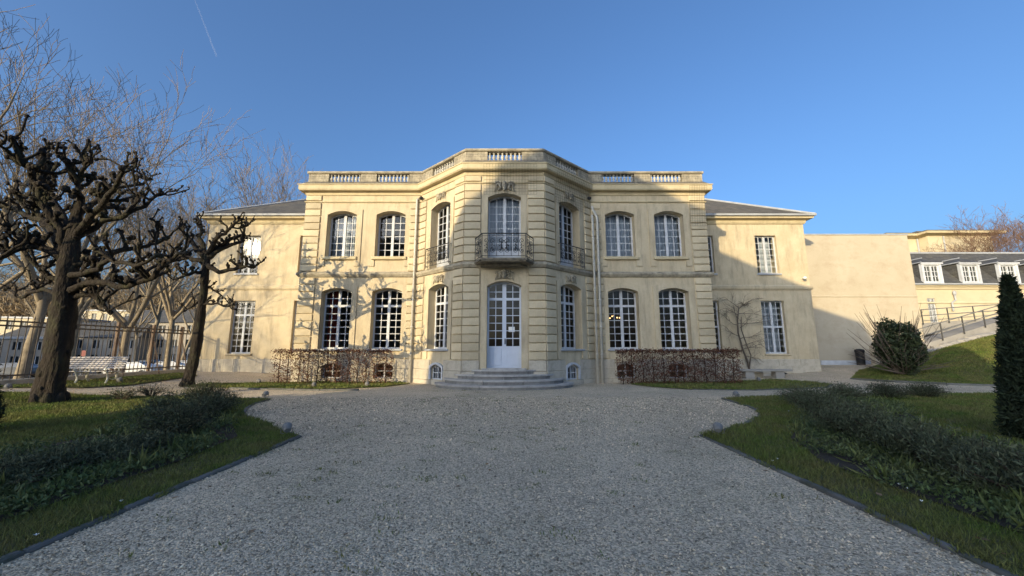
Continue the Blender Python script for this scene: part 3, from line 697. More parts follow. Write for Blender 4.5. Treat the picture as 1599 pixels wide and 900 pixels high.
# ------------------------------------------------------------------ entrance steps
ST = thing('entrance_steps', (X0, YF - 1.5, 0), 'rounded grey stone steps in front of the central white door', 'steps')
for i in range(4):
    a, b = 2.74 - .36 * i, 1.85 - .30 * i; zt = .17 * (i + 1)
    core = MB(); pl = [((a - .12) * math.cos(t), (b - .12) * math.sin(t)) for t in [PI + PI * k / 24 for k in range(25)]] + [(a - .12, .5 - .05 * i), (-a + .12, .5 - .05 * i)]
    core.slab(pl, zt - .17 - (.05 if i == 0 else 0), zt - .012); so_ = core.build('step', STEP, ST)
    n = (5, 5, 4, 3)[i]
    for k in range(n):
        t0 = PI + PI * k / n + .005; t1 = PI + PI * (k + 1) / n - .004; m_ = 8; w = .5
        out = [(a * math.cos(t0 + (t1 - t0) * j / m_), b * math.sin(t0 + (t1 - t0) * j / m_)) for j in range(m_ + 1)]
        inn = [((a - w) * math.cos(t0 + (t1 - t0) * j / m_), (b - w) * math.sin(t0 + (t1 - t0) * j / m_)) for j in range(m_ + 1)]
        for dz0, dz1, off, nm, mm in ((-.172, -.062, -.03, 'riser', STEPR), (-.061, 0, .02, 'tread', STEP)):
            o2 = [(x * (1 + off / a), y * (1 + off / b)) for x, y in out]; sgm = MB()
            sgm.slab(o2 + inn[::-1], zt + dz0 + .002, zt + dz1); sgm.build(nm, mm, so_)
mb = MB(); mb.box(-.85, .85, -.7, -.15, .682, .735); mb.build('threshold', STEP, ST)

# ------------------------------------------------------------------ neighbours on the right
AX = thing('annex', (17.0, 23.5, 0), 'plain pale rendered annex wall joining the right wing', 'building')
mb = MB(); mb.box(-1.5, 8.0, 0, 12, -.5, 8.58); mb.build('wall', PLAST, AX)
mb = MB(); mb.box(-1.6, 8.04, -.04, 12, 8.584, 8.66); mb.build('coping', ZINC, AX)
mb = MB(); mb.bevbox(-1.4, 8.0, -.035, .0, 4.62, 4.72, .02); mb.build('ledge', PLAST, AX)
mb = MB(); mb.bevbox(1.5, 4.6, -.09, -.003, .42, .78, .02); mb.build('white_panel', WHITE, AX)
mb = MB(); mb.box(-1.5, -.2, .5, 6, 8.664, 8.9); mb.build('roof', SLATE, AX)
bn = thing('litter_bin', (*P(1345, 570, 23.0)[:2], .52), 'slim black bin standing against the pale annex wall', 'bin')
mb = MB(); mb.lathe([(.2, 0), (.22, .75), (.24, .78), (.24, .86)], 10); mb.build('body', BLACK, bn); mb = MB(); mb.lathe([(.245, .86), (.2, .92), (.05, .95)], 10); mb.build('lid', BLACK, bn)
p = P(1279, 575, 22.6); hp = thing('handrail_post', (p.x, 22.6, hgt(p.x, 22.6)), 'short dark handrail post at the corner of the right wing', 'post')
mb = MB(); mb.tube([(0, 0, -.05), (0, 0, 1.0)], .035, 8); mb.ellip((0, 0, 1.0), (.05, .05, .05)); mb.build('post', BLACK, hp); mb = MB(); mb.lathe([(.09, 0.02), (.09, .06), (.04, .08)], 8); mb.build('foot', BLACK, hp)

DB = thing('dormer_house', (25.2, 28.0, 0), 'long low cream house with a slate roof and white dormers', 'building')
zE = P(1500, 446, 28).z; zR = zE + 3.0
bm = bmesh.new(); fd = Fr(0, 0, 1, 0); dw = [(P(1456, 480, 28).x - 25.2, .62, 2.9, 5.15, 5.15), (P(1592, 480, 28).x - 25.2, .62, 2.9, 5.15, 5.15)]
wall(bm, fd, 0, 24, 0, zE, dw, .2); wall(bm, Fr(0, 8, 0, -1), 0, 8, 0, zE, []); wall(bm, Fr(24, 0, 0, 1), 0, 8, 0, zE, [])
me = bpy.data.meshes.new('wall'); bm.to_mesh(me); bm.free(); me.materials.append(CREAM); link('wall', me, DB)
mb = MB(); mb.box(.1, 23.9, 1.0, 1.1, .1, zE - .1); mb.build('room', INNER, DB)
for o in dw: put_window(fd, o, 4, 5, split=False, recess=.08, parent=DB, fw=.06, cst=.08, bar=.035)
mb = MB(); mb.sweep([(0, 8), (0, 0), (24, 0)], [(.002, zE - .3), (.1, zE - .28), (.12, zE - .15), (.25, zE - .12), (.27, zE), (0, zE + .02)]); mb.build('cornice', CREAM, DB)
mb = MB(); mb.bevbox(0, 24, -.06, 0, zE - 1.35, zE - 1.22, .02); mb.build('ledge', CREAM, DB)
mb = MB(); mb.add([(-.1, -.3, zE + .03), (24, -.3, zE + .03), (24, 2.2, zR), (-.1, 2.2, zR), (24, 8, zR + .3), (-.1, 8, zR + .3), (-.1, 8, zE), (-.1, -.3, zE)], [(0, 1, 2, 3), (3, 2, 4, 5), (0, 3, 5, 6, 7)])
mb.build('roof', SLATE, DB)
mb = MB(); mb.tube([(-.1, 2.2, zR), (24, 2.2, zR)], .09, 6); mb.build('ridge_flashing', ZINC, DB)
mb = MB(); mb.box(-.1, 24, -.42, -.27, zE + .0, zE + .1); mb.build('gutter', ZINC, DB)
dz0 = zE + .12; dz1 = P(1500, 412, 27.9).z
def dormer(x):
    w = 1.45; h = dz1 - dz0
    k = MB(); k.box(x - w / 2, x - w / 2 + .16, -.22, -.02, dz0, dz1); k.box(x + w / 2 - .16, x + w / 2, -.22, -.02, dz0, dz1); k.box(x - w / 2 + .16, x + w / 2 - .16, -.22, -.02, dz1 - .14, dz1); k.box(x - w / 2 + .16, x + w / 2 - .16, -.22, -.02, dz0, dz0 + .1)
    k.box(x - w / 2 - .08, x + w / 2 + .08, -.3, -.22, dz1 - .05, dz1 + .05)
    d = k.build('dormer', WHITE, DB)
    k = MB(); k.box(x - w / 2 + .02, x + w / 2 - .02, -.02, 1.8, dz0, dz1 - .02); k.build('cheek', SLATE, d)
    o = put_window(Fr(0, 0, 1, 0), (x, w - .32, dz0 + .1, dz1 - .14, dz1 - .14), 4, 3, split=False, recess=-.12, parent=d, fw=.08, cst=.12, bar=.05)
    k = MB(); a = w / 2 + .08; k.add([(x - a, -.3, dz1 + .06), (x + a, -.3, dz1 + .06), (x + a, 2.2, dz1 + .06), (x - a, 2.2, dz1 + .06), (x, .35, dz1 + .52), (x, 2.2, dz1 + .52)], [(0, 1, 4), (1, 2, 5, 4), (3, 0, 4, 5)]); k.build('dormer_roof', SLATE, d)
    k = MB(); k.tube([(x, .35, dz1 + .53), (x, 2.2, dz1 + .53)], .05, 6); k.tube([(x - a, -.3, dz1 + .07), (x - a, 1.5, dz1 + .07)], .045, 6); k.build('flashing', ZINC, d)
sp = P(1515, 425, 28).x - P(1451, 425, 28).x; xd = P(1451, 425, 28).x - 25.2
for i in range(7): dormer(xd + sp * .93 * i)
k = MB(); q = P(1490, 458, 27.9); k.tube([(q.x - 25.2, -.1, q.z), (q.x - 25.2, -.12, q.z - .5), (q.x - 25.5, -.12, q.z - .7), (q.x - 25.5, -.12, q.z - 1.3)], .06, 6); k.ellip((q.x - 25.2, -.12, q.z), (.12, .1, .2)); k.build('drainpipe', ZINC, DB)

FB = thing('far_villa', (36, 46, 0), 'cream flat-roofed building rising behind the slate-roofed house', 'building')
za = P(1480, 362, 46).z; xl = P(1400, 370, 46).x - 36; xm = P(1448, 370, 46).x - 36; xr = P(1552, 370, 46).x - 36
mb = MB(); mb.box(xl, xr, 1.2, 12, -1, za - .6); mb.box(xm, xr - .3, 0, 1.2, -1, za - .55); mb.build('wall', CREAM, FB)
mb = MB(); pl = [(xl, 12), (xl, 1.2), (xm, 1.2), (xm, 0), (xr, 0), (xr, 12)]; mb.sweep(pl, [(.01, za - .55), (.3, za - .45), (.7, za - .35), (.75, za - .1), (0, za)]); mb.build('cornice', CORN, FB)
mb = MB(); mb.slab([(xl - .6, .6), (xm - .6, .6), (xm - .6, -.6), (xr + .6, -.6), (xr + .6, 12), (xl - .6, 12)], za - .08, za + .05); mb.box(xm + 1, xr - 4, 2, 8, za + .05, za + .7); mb.build('roof', SLATE2, FB)
mb = MB(); q = P(1434, 385, 47.1); mb.tube([(q.x - 36, 1.1, -1), (q.x - 36, 1.1, za - .6)], .09, 6); q = P(1474, 385, 46); mb.tube([(q.x - 36, -.1, -1), (q.x - 36, -.1, za - .6)], .08, 6); mb.build('drainpipe', ZINC, FB)

# ------------------------------------------------------------------ ramp with handrails
RM = thing('access_ramp', (20, 24, 0), 'two-flight concrete ramp with steel handrails climbing past the mound', 'ramp')
def ramp(a, b, th, dy, name):
    A = P(*a); B = P(*b); mb = MB(); f = lambda p, y, z: (p.x - 20, p.y - 24 + y, p.z + z)
    mb.add([f(A, 0, -th), f(B, 0, -th), f(B, 0, 0), f(A, 0, 0), f(A, dy, -th), f(B, dy, -th), f(B, dy, 0), f(A, dy, 0)], [(0, 1, 2, 3), (3, 2, 6, 7), (4, 7, 6, 5), (0, 3, 7, 4), (1, 5, 6, 2), (0, 4, 5, 1)])
    mb.build(name, CONC, RM)
    return A, B
A1, B1 = ramp((1436, 540, 22.8), (1600, 490, 24.0), 2.0, 1.3, 'ramp_flight')
A2, B2 = ramp((1440, 505, 25.6), (1600, 494, 26.0), .75, 1.3, 'ramp_flight')
def rail(A, B, h, n, t0=0.0):
    mb = MB(); L = [A.lerp(B, t0 + (1 - t0) * i / n) for i in range(n + 1)]
    for z in (h, h * .55): mb.tube([(p.x - 20, p.y - 24 - .05, p.z + z) for p in (L[0], L[-1])], .03, 6)
    r_ = mb.build('handrail', LAMPM, RM)
    k = MB(); k.tube([(0, 0, -.1), (0, 0, h)], .035, 6); me = k.mesh('baluster_post', IRON)
    for p in L: link('post', me, RM, (p.x - 20, p.y - 24 - .06, p.z))
rail(A1, B1, .95, 5); rail(A2, B2, .9, 4)
# rough stones along the foot of the ramp
for i in range(15):
    t = i / 14; q = P(1438 + 125 * t, 560 - 36 * t, 22.4 + .9 * t); mb = MB(); w = rnd.uniform(.28, .55); mb.ellip((0, 0, 0), (w, .3, rnd.uniform(.14, .22)), 7, 4)
    mb.v = [(x + rnd.uniform(-.06, .06), y + rnd.uniform(-.06, .06), z + rnd.uniform(-.04, .04)) for x, y, z in mb.v]
    o = mb.build('border_rock', CONC, None, (q.x, q.y, hgt(q.x, q.y) + .08))
    tag(o, ('lowest', 'second', 'third', 'fourth', 'fifth', 'sixth', 'seventh', 'eighth', 'ninth', 'tenth', 'eleventh', 'twelfth', 'thirteenth', 'fourteenth', 'topmost')[i] + ' rough pale border rock counting uphill along the ramp foot', 'rock', 'rocks along the foot of the ramp')
# low pale block wall beside the bushy shrub
q = P(1390, 575, 22.3); LW = thing('low_wall', (q.x, q.y, hgt(q.x, q.y)), 'short sloping white wall between annex and bushy shrub', 'wall')
mb = MB(); mb.prism([(-.9, -.2), (1.2, -.2), (1.2, .45), (.2, .55), (-.9, 1.0)], -.15, .15); mb.build('wall', PLAST, LW); mb = MB(); mb.box(.4, 1.1, -.7, -.2, -.1, .36); mb.build('block', CONC, LW)

# ------------------------------------------------------------------ building behind the viewer whose shadow lies on the front
SH = [(-4.8, -14), (-4.8, -.3), (-3.75, 3.6), (-3.05, 6.1), (-2.75, 6.56), (-1.93, 7.33), (-1.3, 7.83), (-.48, 8.75), (1.2, 9.85), (3.07, 10.95), (4.2, 10.3), (6.57, 8.9), (7.75, 8.35), (11.9, 6.5), (13.5, 6.0), (15.6, 5.3), (16.2, 4.1), (20.2, 3.3), (20.5, -14)]
CY = 26.0; dY = 15.1 + CY
prof = [(x - SX * dY, max(z + SZ * dY, -1.3)) for x, z in SH]
HB = thing('tall_house', (prof[0][0], -CY, 0), 'tall steep-roofed stone house behind the viewer that shades the court', 'building')
hx = prof[0][0]; sdx, sdy = -SUN.x, -SUN.y; L_ = math.hypot(sdx, sdy); sdx /= L_; sdy /= L_
def house_part(idx, name, m, D):
    pts = [prof[i] for i in idx]; n = len(pts); mb = MB()
    mb.add([(x - hx, 0, z) for x, z in pts] + [(x - hx + sdx * D, sdy * D, z) for x, z in pts], [tuple(range(n)), tuple(range(2 * n - 1, n - 1, -1))] + [((i + 1) % n, i, n + i, n + (i + 1) % n) for i in range(n)])
    mb.build(name, m, HB)
house_part(range(len(prof)), 'wall', CREAM, -9.0)
for i in range(5):
    for j in range(3):
        mb = MB(); x = 2.5 + i * 3.6; z = 1.2 + j * 3.2
        mb.box(x - .5, x + .5, -.03, .03, z, z + 1.7); o = mb.build('window', CARGL, HB)

# ------------------------------------------------------------------ lawns, beds, kerbs
LS = lambda pts: [G(*p) for p in pts]
arcL = LS([(467, 685), (440, 676), (410, 664), (388, 655), (380, 648), (384, 640), (398, 632), (420, 626)])
arcR = LS([(1095, 683), (1130, 676), (1165, 665), (1186, 654), (1187, 646), (1172, 638), (1150, 631), (1128, 625)])
KL, KR = -3.5, 3.2
lawnL = [(-16, 1.5), (KL, 1.5), (KL, 3.0)] + arcL + [(-8.1, 11.6), (-10.2, 12.2), (-12.6, 11.4), (-16, 10.4)]
lawnR = [(KR, 1.5), (20, 1.5), (20, 9.0), (18.5, 12.4), (13.5, 12.9), (9.8, 12.4), (7.2, 12.0)] + arcR[::-1] + [(KR, 3.0)]
sheet('lawn_left', lawnL, 0.045, TURF); sheet('lawn_right', lawnR, 0.045, TURF)
bedL = [(-7.4, 1.8), (-4.25, 1.8), (-4.25, 5.2), (-4.5, 6.6), (-5.3, 7.6), (-6.4, 8.9), (-7.3, 10.3), (-8.4, 11.2), (-9.6, 10.6), (-8.2, 8.6), (-6.9, 6.9), (-6.9, 4.5)]
bedR = [(3.95, 1.8), (7.6, 1.8), (7.2, 4.5), (7.2, 6.6), (8.6, 8.6), (10.2, 10.4), (9.0, 11.4), (7.6, 10.9), (6.9, 9.2), (5.6, 7.8), (4.5, 6.5), (3.95, 5.2)]
sheet('planting_bed_left', bedL, 0.06, SOIL); sheet('planting_bed_right', bedR, 0.06, SOIL)
stripL = LS([(295, 607), (330, 603), (420, 599), (520, 598), (625, 599), (640, 601), (600, 606), (520, 609), (420, 609)])
stripL2 = [(-16.4, 12.0), (-13.6, 12.4), (-13.2, 13.6), (-14.0, 17.5), (-16.4, 19.5)]
stripR = LS([(985, 602), (1010, 598), (1160, 597), (1210, 594), (1260, 598), (1300, 602), (1290, 607), (1180, 611), (1080, 610), (1020, 606)])
sheet('grass_strip_left', stripL, 0.045, TURF); sheet('grass_verge_left', stripL2, 0.045, TURF); sheet('grass_strip_right', stripR, 0.045, TURF)
mound = [(16.0, 18.6), (16.6, 17.2), (17.6, 16.0), (19.0, 15.2), (22, 14.9), (40, 14.9), (40, 22.8), (23.0, 22.2), (20.6, 22.0), (18.2, 20.6)]
sheet('grass_mound', mound, 0.05, TURF, .7)
def kerb(name, pts, w=.07, hgt_=.055, L=.75):
    r = tag(link(name, None), kind='structure'); acc = [Vector((*p, 0)) for p in pts]; 
    for a, b in zip(acc[:-1], acc[1:]):
        d = b - a; n = max(1, round(d.length / L)); rz = math.atan2(d.y, d.x)
        for i in range(n):
            l = d.length / n; c = a + d * ((i + .5) / n); k = MB(); k.bevbox(-l / 2 + .005, l / 2 - .005, -hgt_ - rnd.uniform(-.014, .012), .06, -w / 2 - rnd.uniform(-.008, .012), w / 2, .014)
            o = k.build('kerb_stone', KERB, r, (c.x, c.y, hgt(c.x, c.y) + .0)); o.rotation_euler = (R(-90), 0, rz); o.rotation_mode = 'XYZ'
            o.rotation_euler = (Matrix.Rotation(rz + rnd.uniform(-.012, .012), 4, 'Z') @ Matrix.Rotation(R(-90), 4, 'X')).to_euler()
kerb('kerb_left', [(KL, 1.6), (KL, 3.0)] + arcL); kerb('kerb_right', [(KR, 1.6), (KR, 3.0)] + arcR)
kerb('kerb_mound', mound[:6][::1], .12, .10, 1.2); kerb('kerb_path', LS([(360, 608), (420, 610), (500, 611.5), (560, 611)]), .12, .07, 1.0)
kerb('kerb_strip', [stripR[4], stripR[5], stripR[6], stripR[7], stripR[8]], .08, .06, 1.0)
# grass blades
def blades(name, poly, n, hgt0, w0, falloff=0.8, ymin=2.5, m=BLADE, off=.045, excl=None):
    p = scatter(poly, n, falloff, ymin)
    if excl is not None: p = p[~inpoly(p[:, 0], p[:, 1], excl)]
    n = len(p); z = hz(p) + off - .005; c = np.stack([p[:, 0], p[:, 1], z], 1)
    a = nrs.uniform(0, 2 * PI, n); sc = np.clip(p[:, 1] / 5.0, .8, 3.0)
    w = w0 * sc * nrs.uniform(.6, 1.4, n); dv = np.stack([np.cos(a), np.sin(a), 0 * a], 1) * w[:, None]
    lumps = .65 + .5 * (np.sin(p[:, 0] * 2.1 + np.sin(p[:, 1] * 1.7) * 1.5) * np.sin(p[:, 1] * 2.6 + 1) * .5 + .5)
    h = hgt0 * nrs.uniform(.5, 1.5, n) * lumps; tip = c + np.stack([nrs.normal(size=n) * h * .45, nrs.normal(size=n) * h * .45, h], 1)
    v = np.stack([c - dv, c + dv, tip], 1).reshape(-1, 3)
    tag(np_mesh(name, v, 3, [(0, 1, 2)], m), 'short rough winter grass growing over the lawn', 'grass', kind='stuff')
blades('grass', lawnL, 110000, .055, .005, .9, excl=bedL); blades('grass', lawnR, 120000, .06, .005, .9, excl=bedR)
blades('grass', stripL, 12000, .06, .006, 0); blades('grass', stripL2, 10000, .05, .006, 0); blades('grass', stripR, 14000, .06, .006, 0)
blades('grass', mound, 60000, .07, .006, 0)
for line in ([(KL, 1.6), (KL, 3.0)] + arcL, [(KR, 1.6), (KR, 3.0)] + arcR):
    P_ = []
    for a, b in zip(line[:-1], line[1:]):
        L = math.hypot(b[0] - a[0], b[1] - a[1])
        for i in range(int(L * 26)):
            t = rnd.random(); x = a[0] + (b[0] - a[0]) * t + rnd.gauss(0, .035); y = a[1] + (b[1] - a[1]) * t + rnd.gauss(0, .03); k = rnd.randint(3, 16)
            if math.sin(x * 5 + y * 3.3) > .2: P_.append(np.stack([x + nrs.normal(size=k) * .02, y + nrs.normal(size=k) * .03, np.full(k, .035)], 1))
    P_ = np.concatenate(P_); tag(np_mesh('grass_tufts', leaves(P_, .06, 1.3, .12), 4, LT, BLADE), 'ragged grass tufts hanging over the kerb stones', 'grass', kind='stuff')
# loose stones of the gravel
def pebbles(n):
    p = scatter([(-9.5, 2.6), (9.5, 2.6), (9.5, 12), (-9.5, 12)], n, 1.3, 2.6)
    bad = inpoly(p[:, 0], p[:, 1], lawnL) | inpoly(p[:, 0], p[:, 1], lawnR); p = p[~bad]; n = len(p)
    base = np.array([(1, 0, 0), (0, 1, 0), (-1, 0, 0), (0, -1, 0), (0, 0, .7), (0, 0, -.5)], float)
    s = nrs.gamma(3.0, .0022, n).clip(.003, .018) * np.clip(p[:, 1] / 6, .85, 1.6); v = base[None] * (s[:, None, None] * nrs.uniform(.55, 1.3, (n, 6, 3)))
    a = nrs.uniform(0, 2 * PI, n); ca, sa = np.cos(a)[:, None], np.sin(a)[:, None]
    t = nrs.uniform(-.7, .7, n)[:, None]; y = v[:, :, 1] * np.cos(t) - v[:, :, 2] * np.sin(t); z = v[:, :, 1] * np.sin(t) + v[:, :, 2] * np.cos(t)
    x = v[:, :, 0]; v = np.stack([x * ca - y * sa + p[:, :1], x * sa + y * ca + p[:, 1:], z + .022 + s[:, None] * .2], 2)
    tag(np_mesh('pebbles', v.reshape(-1, 3), 6, [(0, 1, 4), (1, 2, 4), (2, 3, 4), (3, 0, 4), (1, 0, 5), (2, 1, 5), (3, 2, 5), (0, 3, 5)], PEB), 'loose pale grey gravel stones covering the court', 'gravel', kind='stuff')
pebbles(130000)
# weeds on the gravel
cl = scatter([(KL + .1, 2.6), (KR - .1, 2.6), (KR - .1, 14), (KL + .1, 14)], 170, .6); pts = []
for x, y in cl:
    if x > 0.5 and rnd.random() < .6: continue
    k = rnd.randint(5, 26); pts.append(np.stack([x + nrs.normal(size=k) * .06, y + nrs.normal(size=k) * .04, np.full(k, .02)], 1))
pts = np.concatenate(pts); tag(np_mesh('weeds', leaves(pts, .035, 1.6, .25), 4, LT, BLADE), 'small green weeds scattered over the gravel', 'weeds', kind='stuff')

# ------------------------------------------------------------------ ground cover, flowers and shrubs in the beds
def cover(name, poly, n, label, size=.055, excl=None):
    c = scatter(poly, n, .5); P3 = []
    for x, y in c:
        if math.sin(x * 3.1 + y) * math.sin(y * 2.3 - x) < -.35: continue
        k = 9; r = .07; P3.append(np.stack([x + nrs.normal(size=k) * r, y + nrs.normal(size=k) * r, .07 + nrs.uniform(0, .09, k)], 1))
    P3 = np.concatenate(P3); tag(np_mesh(name, leaves(P3, size, .7, .38), 4, LT, COVER), label, 'ground cover', kind='stuff')
cover('ground_cover', bedL, 3600, 'low leafy ground cover between left kerb lawn and shrubs'); cover('ground_cover', bedR, 3800, 'low leafy ground cover between right kerb lawn and shrubs', .05)
def clumps(poly, n, lab):
    c = scatter(poly, n, .4); V = []
    for x, y in c:
        k = rnd.randint(8, 18); h = rnd.uniform(.10, .24); b = np.stack([x + nrs.normal(size=k) * .03, y + nrs.normal(size=k) * .03, np.full(k, .06)], 1); V.append(leaves(b, h, 1.5, .09))
    tag(np_mesh('bladed_clumps', np.concatenate(V), 4, LT, CLUMP), lab, 'plants', kind='stuff')
CLUMP = mat('clump_leaf', (0.13, 0.18, 0.045), (0.20, 0.21, 0.08), 1.5, .6, island=.4, transl=.2)
clumps(bedL, 150, 'paler green bladed plants between the left bed shrubs'); clumps(bedR, 150, 'paler green bladed plants between the right bed shrubs')
def dead_leaves(name, poly, n, lab):
    p = scatter(poly, n); pts = np.concatenate([p, np.full((n, 1), .045 if poly[0][0] == KL else .075)], 1); pts[:, 2] += hz(p); v = leaves(pts, .06, .0, .6); v = v.reshape(-1, 4, 3); v[:, :, 2] = pts[:, None, 2] + (v[:, :, 2] - pts[:, None, 2]) * .3; np_mesh(name, v.reshape(-1, 3), 4, LT, LITTER, None, 'stuff')
    tag(bpy.data.objects[-1], None)
dead_leaves('fallen_leaves', lawnR, 260, ''); dead_leaves('fallen_leaves', bedL, 220, ''); dead_leaves('fallen_leaves', [(KL, 2.6), (KR, 2.6), (KR, 7), (7, 14), (-7, 14), (KL, 7)], 150, ''); dead_leaves('fallen_leaves', [(-15, 11), (-9, 11.5), (-9, 16), (-15, 17)], 500, '')
for o in COL.objects:
    if o.name.startswith('fallen_leaves'): tag(o, 'scattered brown fallen leaves on grass and soil', 'fallen leaves')
def shrub(x, y, r, h, n, label, m=LAVL, group='low evergreen shrubs in the beds', size=.05, name='low_shrub'):
    t = thing(name, (x, y, hgt(x, y) + .05), label, 'shrub', group)
    st = MB(); ends = []
    for i in range(26):
        a = rnd.uniform(0, 2 * PI); q = r * math.sqrt(rnd.random()) * .95; e = Vector((q * math.cos(a), q * math.sin(a) * .9, h * (1 - .5 * (q / r) ** 2) * rnd.uniform(.75, 1.08)))
        mid = Vector((e.x * .45, e.y * .45, e.z * .55)); st.tube([(e.x * .15, e.y * .15, -.02), mid, e], [.012, .009, .004], 4); ends.append((mid, e))
    st.build('stem', TWIG, t)
    k = nrs.randint(0, len(ends), n); A = np.array([[*a] for a, b in ends])[k]; B = np.array([[*b] for a, b in ends])[k]
    u = nrs.uniform(-.25, 1.0, n)[:, None]; pts = A + (B - A) * u + nrs.normal(size=(n, 3)) * np.array([.085, .085, .06]) * (r / .6)
    pts[:, 2] = np.maximum(pts[:, 2], .0)
    np_mesh('foliage', leaves(pts, size, .9, .26), 4, LT, m, t)
shl = [(280, 690, .62, .62, 'tallest left shrub beside the pointed lawn tip'), (330, 655, .58, .55, 'left shrub at the front of the clump near the round court edge'), (255, 665, .62, .55, 'left clump shrub closest to the open lawn'), (315, 632, .7, .5, 'left clump shrub nearest the leaning pollard tree'),
       (215, 720, .5, .28, 'low left shrub just below the tall clump'), (130, 738, .55, .26, 'middle shrub of the low row along the left lawn'), (40, 757, .6, .26, 'low bed row plant at the left photo edge'), (-60, 790, .6, .28, 'plant cut off by the left photo edge')]
for px, py, r, h, lab in shl:
    x, y = G(px, py); shrub(x, y, r, h, 4200, 'dark low shrub: ' + lab)
shr = [(1265, 640, .75, .55, 'farthest shrub of the right bed row'), (1290, 662, .7, .6, 'second farthest shrub of the right bed row'), (1330, 688, .66, .58, 'right shrub across from the pebbled court tip'), (1390, 712, .62, .55, 'fourth shrub from the back in the right row'), (1455, 738, .62, .5, 'right shrub left of and in front of the yew'), (1535, 765, .6, .48, 'right row shrub below the yew foot'), (1625, 800, .6, .45, 'right row shrub cut off by the right edge'),
       (1320, 627, .7, .42, 'low shrub where the back row starts by the path'), (1385, 625, .7, .42, 'middle low shrub of the back row by the path'), (1447, 623, .65, .38, 'low shrub at the right end of the back row by the path')]
for px, py, r, h, lab in shr:
    x, y = G(px, py); shrub(x, y, r, h, 4200, 'grey-green low shrub: ' + lab)
for px, py, r, h, lab in ((190, 628, .55, .3, 'thin twiggy low shrub on the grass right of the big pollard'), (235, 622, .6, .32, 'thin twiggy low shrub between big pollard and shrub clump')):
    x, y = G(px, py); shrub(x, y, r, h, 700, lab, group='thin low shrubs by the big pollard')
def flowers(name, pts, m, lab, s=.011):
    mb = MB()
    for px, py in pts:
        x, y = G(px, py, .05)
        for i in range(5):
            a = i * 1.257; mb.add([(x, y, .085), (x + s * math.cos(a - .5), y + s * math.sin(a - .5), .095), (x + 1.5 * s * math.cos(a), y + 1.5 * s * math.sin(a), .10), (x + s * math.cos(a + .5), y + s * math.sin(a + .5), .095)], [(0, 1, 2, 3)])
    tag(mb.build(name, m), lab, 'flowers', kind='stuff')
flowers('white_flowers', [(1207, 725), (1215, 722), (1370, 737), (1381, 745), (1405, 763), (1419, 770), (1440, 790), (1232, 645), (1597, 797), (1375, 640), (150, 703), (188, 790), (55, 845)], PETAL, 'small white flowers dotted through the beds')
flowers('yellow_flowers', [(1040, 603), (1062, 605), (1128, 607)], PETALY, 'pale yellow primroses in the grass before the right hedge', .045)

# ------------------------------------------------------------------ beech hedges
def hedge(x0, x1, y, top, n, label, nst):
    t = thing('beech_hedge', ((x0 + x1) / 2, y, 0), label, 'hedge', 'clipped beech hedges before the mansion'); L = x1 - x0
    for i in range(nst):
        mb = MB(); x = -L / 2 + L * (i + .5) / nst + rnd.uniform(-.05, .05); pts = [(x + rnd.uniform(-.03, .03), rnd.uniform(-.03, .03), top * k / 5) for k in range(6)]; pts[0] = (x, 0, -.05)
        mb.tube(pts, [.024, .022, .02, .017, .014, .008], 5)
        for k in range(16):
            z = rnd.uniform(.12, top - .05); a = rnd.choice((-1, 1)); mb.tube([(x, 0, z), (x + a * .12, rnd.uniform(-.06, .06), z + .05), (x + a * rnd.uniform(.2, .3), rnd.uniform(-.12, .12), z + .12)], [.006, .004, .002], 3, False)
        mb.build('stem', TWIG, t)
    m = int(n * .82); pts = np.stack([nrs.uniform(-L / 2 - .05, L / 2 + .05, m), nrs.normal(size=m) * .09, nrs.uniform(.06, top, m)], 1)
    d = np.sin(pts[:, 0] * 7 + pts[:, 2] * 5) * np.sin(pts[:, 2] * 8 - pts[:, 0] * 4); pts = pts[(d > -.55) | (nrs.uniform(size=m) < .5)]
    k = n - m; q = np.stack([nrs.uniform(-L / 2 - .05, L / 2 + .05, k), nrs.normal(size=k) * .12, top - .03 + nrs.normal(size=k) * .045], 1)
    np_mesh('foliage', leaves(np.concatenate([pts, q]), .062, -.2, .55), 4, LT, BEECH, t)
hedge(P(427, 575, 16.3).x, P(611, 575, 16.3).x, 16.3, 1.42, 7600, 'thin brown beech hedge left of the steps, sunlit and see-through', 12)
hedge(P(965, 575, 16.3).x, P(1155, 575, 16.3).x, 16.3, 1.42, 12500, 'denser brown beech hedge right of the steps in shade', 12)

# ------------------------------------------------------------------ yews and the bushy shrub
def yew(x, y, h, r, n, label):
    t = thing('yew_cone', (x, y, 0), label, 'yew', 'clipped dark yews'); mb = MB(); mb.tube([(0, 0, -.05), (0, 0, h * .6)], [.07, .02], 6); mb.build('trunk', TWIG, t)
    z = nrs.uniform(0, 1, n) ** 1.15; prof_ = np.where(z < .12, .82 + 1.5 * z, 1.0 - ((z - .12) / .88) ** 1.15 * .95); a = nrs.uniform(0, 2 * PI, n)
    rr = r * prof_ * (1 - np.abs(nrs.normal(size=n)) * .14 + .09 * np.sin(a * 5 + z * 17) * np.sin(z * 23) + .07 * np.sin(a * 3 - z * 9)); pts = np.stack([rr * np.cos(a), rr * np.sin(a), z * h], 1)
    inn = pts[: n // 2] * np.array([.62, .62, .97]); np_mesh('foliage', leaves(np.concatenate([pts, inn]), .075, .75, .3), 4, LT, YEW, t)
yew(8.32, 6.35, 2.66, .40, 16000, 'tall dark yew cone at the right edge on the lawn')
yew(-9.28, 6.7, 2.4, .44, 9000, 'dark yew mostly cut off by the left edge of the photo')
xb, yb = P(1411, 590, 18.6).x, 18.6
BS = thing('bushy_shrub', (xb, yb, hgt(xb, yb)), 'rounded ivy-dark shrub with bare whips on the grass mound', 'shrub')
